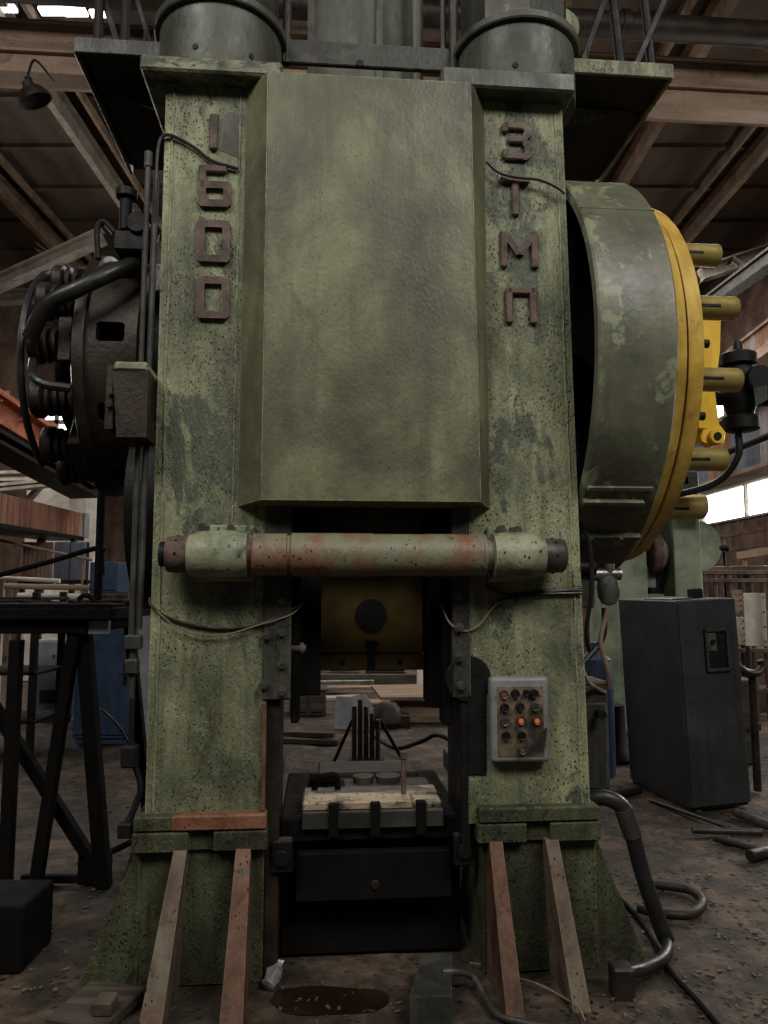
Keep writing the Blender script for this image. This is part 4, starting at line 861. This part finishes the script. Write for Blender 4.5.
# handle pipe at its right
b = MB(); q = at(728, 668, 6.1); b.tube([at(733, 660, 6.0), at(744, 671, 6.0), at(757, 673, 6.05), at(762, 666, 6.1), at(760, 660, 6.1)], .03, 10); b.cyl(at(752, 673, 6.1), Vector((at(752, 673, 6.1).x, 6.1, 0)), .03, 10)
tag(center(b.done('pipe_elbow', IRON)), 'dull iron pipe elbow on a stem right of the charcoal cabinet', 'pipe')
o = MB().box(at(742, 700, 7.0).x, at(757, 700, 7.0).x, 7.0, 7.5, 0, at(750, 680, 7).z, .01).box(at(742, 700, 7.0).x - .02, at(757, 700, 7.0).x + .02, 6.98, 7.5, .3, .36, .004).done('wooden_crate', DARKWOOD); tag(center(o), 'dark narrow timber crate behind the charcoal cabinet', 'crate')
# rods on the floor
for (p, q, r, m, lab) in (((692, 830), (762, 832), .022, GUNMETAL, 'nearer dark bar lying flat by the charcoal cabinet'), ((714, 838), (760, 850), .022, IRON, 'short rusty bar lying nearest at the right'), ((750, 856), (790, 846), .035, IRON, 'thick iron bar end lying at the right edge'), ((735, 812), (790, 835), .03, DARKWOOD, 'timber lying beside the corner of the charcoal cabinet'),
                          ((640, 790), (590, 800), .03, BLACK, 'black bar lying on the floor behind the thick flexible hose'), ((650, 800), (730, 828), .014, RUBBER, 'thin black bar lying along the base of the charcoal cabinet')):
    b = MB(); b.cyl(ground(*p, r), ground(*q, r), r, 12); tag(center(b.done('iron_bar', m)), lab, 'bar', 'bars lying on the floor at right')

# second press in the background at right
P2 = thing('background_press', 'pale green press standing behind the charcoal cabinet', 'forging press', (at(660, 600, 8.5).x, 8.5, 0))
ox = P2.location.x
def bxp(name, x0, x1, y0, y1, d0, d1, m, par=P2):
    a, c2 = at(x0, y1, 8.5), at(x1, y0, 8.5); return MB().box(a.x - ox, c2.x - ox, d0, d1, max(a.z, 0), c2.z, .01).done(name, m, par)
bxp('column', 614, 646, 535, 760, 0, .6, BGGREEN); bxp('column', 682, 700, 517, 760, 0, .6, BGGREEN); bxp('recess_panel', 646, 682, 500, 760, .35, .5, BLACK); bxp('crown', 612, 702, 470, 518, .1, .7, GREEN_D)
bxp('front_plate', 598, 614, 560, 760, -.1, .2, BGGREEN); bxp('frame', 612, 616, 600, 720, -.06, 0, BLACK)
c2 = at(654, 552, 8.5)
MB().lathe([(.0, -.02), (.24, 0), (.26, .02), (.25, .1), (.12, .2)], (c2.x - ox, .18, c2.z), (Vector((0, .35, .94)), Vector((0, .94, -.35)), Vector((1, 0, 0))), 32).done('pulley', RUST, P2)
bxp('slide_block', 652, 662, 566, 588, .2, .3, PALE); bxp('bracket', 646, 668, 594, 602, .1, .3, BGGREEN)
c3 = at(698, 546, 8.5); b = MB()
arc = [(c3.x - ox + .02, c3.z - .27)] + [(c3.x - ox + .02 + .32 * math.cos(R(t)) * .8, c3.z + .29 * math.sin(R(t))) for t in range(-75, 91, 15)] + [(c3.x - ox + .02, c3.z + .30)]
b.prism(arc, 'y', .02, .3, .01); b.done('side_guard', BGGREEN, P2)
MB().cyl((c3.x - ox + .25, .05, c3.z - .02), (c3.x - ox + .36, .05, c3.z - .02), .04, 12).done('shaft_end', BLACK, P2)
# tan drum above the second press
q = at(690, 506, 8.3); b = MB(); b.cyl(Vector((-.16, 0, 0)), Vector((.16, 0, 0)), .13, 28)
P2d = b.done('motor_drum', BRASS, P2); P2d.location = Vector((q.x - ox, -.2, q.z))
# blue cylinder and dark machine behind the right column
b = MB(); q = ground(598, 742); b.lathe([(.0, 0), (.14, .0), (.15, .02), (.15, .85), (.13, .98), (.05, 1.05), (.04, 1.12), (.0, 1.13)], (0, 0, 0), 'z', 28); o = b.done('gas_cylinder', BLUE); o.location = (at(596, 700, 6.6).x, 6.6, 0); tag(o, 'dark blue cylinder standing behind the right column', 'gas cylinder')
b = MB(); b.lathe([(.0, .0), (.20, 0), (.21, .02), (.17, .10), (.13, .16), (.12, .5), (.0, .51)], (0, 0, 0), 'z', 24); o = b.done('post_base', BLACK); o.location = (at(612, 735, 7.2).x, 7.2, 0); tag(o, 'black round pedestal on the floor beside the terminal box', 'pedestal')

# right runway girder
rg = thing('runway_girder', 'high runway girder clad in blue and rust sheets at right', 'girder', (5.2, 6.0, 3.2))
for i in range(14):
    y0 = i * .85; b = MB(); b.box(0, .05, y0, y0 + .84, .06, .88, .005); b.done('cladding', [BLUESHEET, RUSTSHEET, BLUESHEET, BLUESHEET, RUSTSHEET][i % 5], rg)
MB().box(-.12, .35, 0, 12, .0, .06, .006).box(-.12, .1, 0, 12, .88, .95, .006).done('flange', BEAM, rg)
for y in (7.8, 11.2): MB().box(.08, .3, y, y + .25, -3.2, 0, .01).done('stanchion', IRON, rg)
b = MB(); b.cyl((-.25, 0, .35), (-.25, 12, .30), .05, 14); b.done('conduit', BLACK, rg)
girder('roof_girder', 'rust brown girder running down the hall above the black rotary joint', at(684, 396, 15.5), at(800, 312, 10.5), .3, .16, RUSTSHEET, False)
girder('roof_girder', 'grey girder running down the hall just under the right roof brace', at(690, 318, 15.2), at(800, 238, 10.5), .22, .16, IRON, False)
qa, qb = at(738, 412, 16.9), at(738, 396, 16.9)
w = MB().box(7.95, 7.99, 16.2, 18.2, qa.z, qb.z, 0).done('window_21', PANE); struct(w, 'small bright window high on the right wall under the rotary joint', 'window')
MB().box(7.93, 7.95, 16.15, 18.25, qa.z - .06, qa.z, .004).box(7.93, 7.95, 16.15, 18.25, qb.z, qb.z + .06, .004).box(7.93, 7.95, 17.1, 17.2, qa.z, qb.z, .004).done('window_frame', LBEAM, w)
# lattice truss under the girder by the window
for i, (p, q, Y, w, m, lab) in enumerate((((690, 495), (790, 462), 12.5, .08, LBEAM, 'pale truss chord just above the bright window'),       ((716, 538), (790, 524), 12.2, .05, RUST, 'upper rusty rail below the bright window'), ((716, 552), (790, 540), 12.2, .05, RUST, 'lower rusty rail below the bright window'), ((740, 556), (790, 548), 10.5, .10, BEAM, 'grey pipe at the right edge below the window'))):
    b = MB(); a, c2 = at(*p, Y), at(*q, Y - 1.2); b.bar(a, c2, w, w); a0, c0_ = a.lerp(c2, .1), a.lerp(c2, .95)
    for s in (a0, c0_): b.bar(s, Vector((s.x, s.y, 0)), .05, .05)
    tag(center(b.done('steel_rail', m)), lab, 'rail', 'rails along the far right wall')
pr = thing('pipe_rack', 'rusty rack of upright pipes and shelves at the right edge', 'rack', (at(725, 640, 9.3).x, 9.3, 0))
for px in (706, 716, 730, 741, 752, 764, 778):
    x = at(px, 600, 9.3).x - pr.location.x; MB().cyl((x, 0, 0), (x, 0, at(px, 566 + (px % 5) * 3, 9.3).z), .03, 8).done('upright', RUST if px % 3 else IRON, pr)
for py in (572, 580, 650, 690): z = at(0, py, 9.3).z; MB().box(at(702, 600, 9.3).x - pr.location.x, at(790, 600, 9.3).x - pr.location.x, -.04, .3, z - .03, z + .02, .004).done('shelf', RUST, pr)
b = MB(); b.box(at(702, 600, 9.3).x - pr.location.x, at(790, 600, 9.3).x - pr.location.x, .5, .55, 0, at(0, 612, 9.3).z, .01); b.done('back_panel', WALLM, pr)
for i, (x0, x1, y0, y1, Y, lab) in enumerate(((734, 745, 617, 645, 8.9, 'smaller white sheet fixed behind the charcoal cabinet'), (746, 765, 593, 646, 8.6, 'tall white rust-stained sheet at the right edge'), (733, 742, 590, 616, 9.2, 'tan board above the smaller white sheet'))):
    a, c2 = at(x0, y1, Y), at(x1, y0, Y); b = MB(); b.box(a.x, c2.x, Y, Y + .02, a.z, c2.z, .002)
    b.mi = 1; b.box(a.x + .02, a.x + .05, Y + .02, Y + .05, 0, c2.z, .003)
    for k in range(4): b.cyl((c2.x - .02, Y, a.z + .05 + k * (c2.z - a.z - .1) / 3), (c2.x - .02, Y - .008, a.z + .05 + k * (c2.z - a.z - .1) / 3), .01, 8)
    tag(center(b.done('notice_board', [WHITE if i < 2 else WOOD, IRON])), lab, 'board', 'boards behind the charcoal cabinet')
o = MB().box(at(744, 0, 8.2).x, at(750, 0, 8.2).x, 8.2, 8.27, 0, at(747, 560, 8.2).z, .006).box(at(744, 0, 8.2).x - .05, at(750, 0, 8.2).x + .05, 8.15, 8.3, 0, .04, .004).done('steel_post', IRON); tag(center(o), 'dark upright post in front of the white sheets at right', 'post')
b = MB(); q = at(745, 572, 9.9); b.lathe([(.50, 0), (.55, .01), (.55, .07), (.50, .08)], (q.x + .2, 10.2, q.z), 'z', 40); b.bar((q.x + .2, 10.2, q.z), (q.x + .2, 10.2, 0), .08, .08); b.bar((q.x - .3, 10.2, q.z), (q.x + .7, 10.2, q.z), .05, .05)
tag(center(b.done('turntable', RUST)), 'round rusty turntable on a post behind the pipe rack', 'turntable')

# ------------------------------------------------------------------ seen through the die space
def pile(name, label, cat, boxes, loc, rz=0, m=WOOD):
    b = MB()
    for q in boxes: b.box(*q, .006)
    o = b.done(name, m); o.location = loc; o.rotation_euler = (0, 0, rz); tag(o, label, cat, 'planks and bars behind the die space'); return o
def plank(px, py, L, w, t, rz, m, lab, z=0.0):
    g = ground(px, py, z); return pile('plank', lab, 'plank', [(-L / 2, L / 2, -w / 2, w / 2, 0, t)], (g.x, g.y, z), R(rz), m)
plank(360, 692, 2.1, .25, .09, 2, WOOD, 'longest pale plank lying far behind the die space')
plank(400, 705, 1.5, .35, .05, -4, WOOD, 'wide tan plank lying behind the die space at right')
plank(330, 700, .9, .2, .05, 14, PALE, 'short pale sheet lying behind the die space at left')
plank(365, 684, 1.8, .15, .16, -1, DARKWOOD, 'dark beam lying furthest behind the die space')
plank(330, 688, 1.4, .12, .12, 5, STEEL, 'grey steel bar lying far behind the die space at left')
g = ground(352, 733); o = MB().prism([(-.22, 0), (.2, 0), (.2, .30), (.1, .40), (-.05, .36), (-.22, .36)], 'y', 0, .05, .004).box(-.15, .15, .05, .3, 0, .2, .006).done('scrap_plate', PALE); o.location = (g.x, g.y + .2, 0); o.rotation_euler = (R(-14), 0, R(-12)); tag(o, 'pale cut plate leaning on scrap behind the die space', 'plate')
g = ground(416, 722); o = MB().prism([(-.62, -.55), (.5, -.55), (.5, .7), (-.75, .55)], 'z', .28, .32, .004).box(-.5, .4, -.4, .5, 0, .28, .006).done('sheet_stack', WOOD); o.location = (g.x + .2, g.y + .35, 0); tag(o, 'wide tan sheet on a low stack behind the die space at right', 'sheet')
g = ground(318, 716); o = MB().box(-.25, .2, 0, .4, 0, .30, .01).box(-.28, .23, -.02, .42, .30, .33, .004).box(-.2, -.05, -.03, 0, .05, .25, .004).box(0, .15, -.03, 0, .05, .25, .004).done('steel_crate', DARKWOOD); o.location = (g.x - .1, g.y, 0); o.rotation_euler = (0, 0, R(8)); tag(o, 'dark steel crate on the floor behind the die space at left', 'crate')
g = ground(388, 728); o = MB().lathe([(.0, .0), (.16, .0), (.19, .06), (.16, .20), (.09, .27), (.0, .28)], (0, 0, 0), 'z', 20).box(.05, .25, -.1, .1, 0, .14, .01).done('casting', IRON); o.location = (g.x, g.y + .1, 0); tag(o, 'dark rounded casting on the floor behind the upright rods', 'casting')
g = ground(312, 742); o = MB().box(-.5, .3, -.12, .12, 0, .05, .006).bar((-.5, .05, .06), (.25, -.05, .09), .06, .05).done('timber_offcut', DARKWOOD); o.location = (g.x, g.y, 0); o.rotation_euler = (0, 0, R(-10)); tag(o, 'dark timber offcuts on the floor left of the upright rods', 'timber')
tr = thing('rod_stand', 'dark stand of upright rods behind the die bed', 'stand', (ground(366, 765).x, ground(366, 765).y, 0))
for i, x in enumerate((-.09, -.045, 0, .045, .09)): MB().cyl((x * 1.2, 0, .04), (x * 1.2, 0, .58 - .06 * abs(i - 1)), .023, 10).done('rod', RUST, tr)
b = MB(); b.box(-.16, .16, -.12, .12, 0, .06, .006); b.bar((-.3, .05, 0), (-.12, .05, .4), .03, .03); b.bar((.35, .05, 0), (.12, .05, .4), .03, .03); b.done('base', BLACK, tr)
b = MB(); b.tube([ground(372, 735, .1), ground(395, 748, .06), ground(420, 742, .2), ground(436, 735, .28), ground(450, 740, .2)], .02, 8); tag(center(b.done('loose_hose', BLACK)), 'black hose lying on the floor behind the die space', 'hose')
g = ground(345, 690); o = MB().cyl((-.25, 0, .25), (.2, 0, .25), .16, 20).box(-.3, .25, -.14, .14, 0, .12, .01).done('electric_motor', GUNMETAL); o.location = (at(345, 680, 13.6).x, 13.6, 0); tag(o, 'grey motor far behind the die space under the ram', 'motor')
o = MB().cyl((-.4, 0, .25), (.3, 0, .25), .15, 20).box(-.4, .3, -.16, .16, 0, .1, .01).done('electric_motor', BLACK); o.location = (at(388, 680, 13.8).x, 13.8, 0); tag(o, 'dark motor far behind the die space, right of the grey one', 'motor')
o = MB().box(-.2, .2, 0, .3, 0, .46, .01).box(-.24, .24, -.03, .33, .46, .5, .006).done('crate', WHITE); o.location = (at(430, 680, 12.0).x, 12, 0); tag(o, 'pale crate far behind the die space at right', 'crate')

# loose chips on the floor
b = MB()
def chip(x, y, s):
    M = Matrix.Translation((x, y, s * .1)) @ Matrix.Rotation(random.uniform(0, 6), 4, 'Z') @ Matrix.Rotation(random.uniform(-.3, .3), 4, 'X')
    b.mi = random.choice((0, 0, 0, 1)); b.box(-s, s, -s * random.uniform(.2, .7), s * random.uniform(.2, .7), 0, s * random.uniform(.1, .4), 0, M)
for _ in range(650):
    if random.random() < .55: g = ground(random.uniform(600, 768), random.uniform(750, 1023))
    elif random.random() < .6: g = ground(random.uniform(0, 150), random.uniform(730, 1000))
    else: g = ground(random.uniform(280, 460), random.uniform(930, 1023))
    if -1.25 < g.x < 1.2 and 3.25 < g.y < 4.6: continue
    chip(g.x, g.y, random.uniform(.003, .011) * (1 + .12 * g.y))
tag(b.done('floor_debris', [DIRT, DARKWOOD]), 'small chips and scale scattered over the floor', 'debris', None, 'stuff')

# ------------------------------------------------------------------ light
wd = bpy.data.worlds.new('sky'); SC.world = wd; wd.use_nodes = True
bg = wd.node_tree.nodes['Background']; bg.inputs[0].default_value = (.82, .86, .84, 1); bg.inputs[1].default_value = .035
def area(name, loc, tgt, sx, sy, power, col=(1, .97, .92)):
    d = bpy.data.lights.new(name, 'AREA'); d.shape = 'RECTANGLE'; d.size = sx; d.size_y = sy; d.energy = power; d.color = col
    o = bpy.data.objects.new(name, d); COL.objects.link(o); o.location = loc
    o.rotation_euler = (Vector(tgt) - Vector(loc)).to_track_quat('-Z', 'Y').to_euler(); return o
area('skylight_front_left', (-3.6, -2.2, 8.0), (-.3, 3.0, 1.8), 4, 2.4, 410)
area('skylight_front_right', (4.2, -2.2, 8.0), (.3, 3.0, 1.8), 4, 2.4, 500)
area('skylight_back', (1.5, 13, 8.3), (1.5, 13, 0), 9, 8, 760, (1, .95, .88))
area('daylight_right', (7.7, 11.5, 3.5), (0, 10.5, 2.5), 6, 1.4, 320, (1, .96, .9))
area('daylight_right_near', (7.8, 7.5, 3.6), (.9, 3.6, 1.4), 4, 1.2, 260, (1, .97, .92))
area('daylight_left', (-8.4, 11, 5.2), (0, 10.5, 1.5), 6, 2, 330, (1, .95, .9))
SC.view_settings.view_transform = 'Standard'; SC.view_settings.look = 'None'; SC.view_settings.gamma = 1; SC.view_settings.exposure = 0
SC.view_settings.use_curve_mapping = False
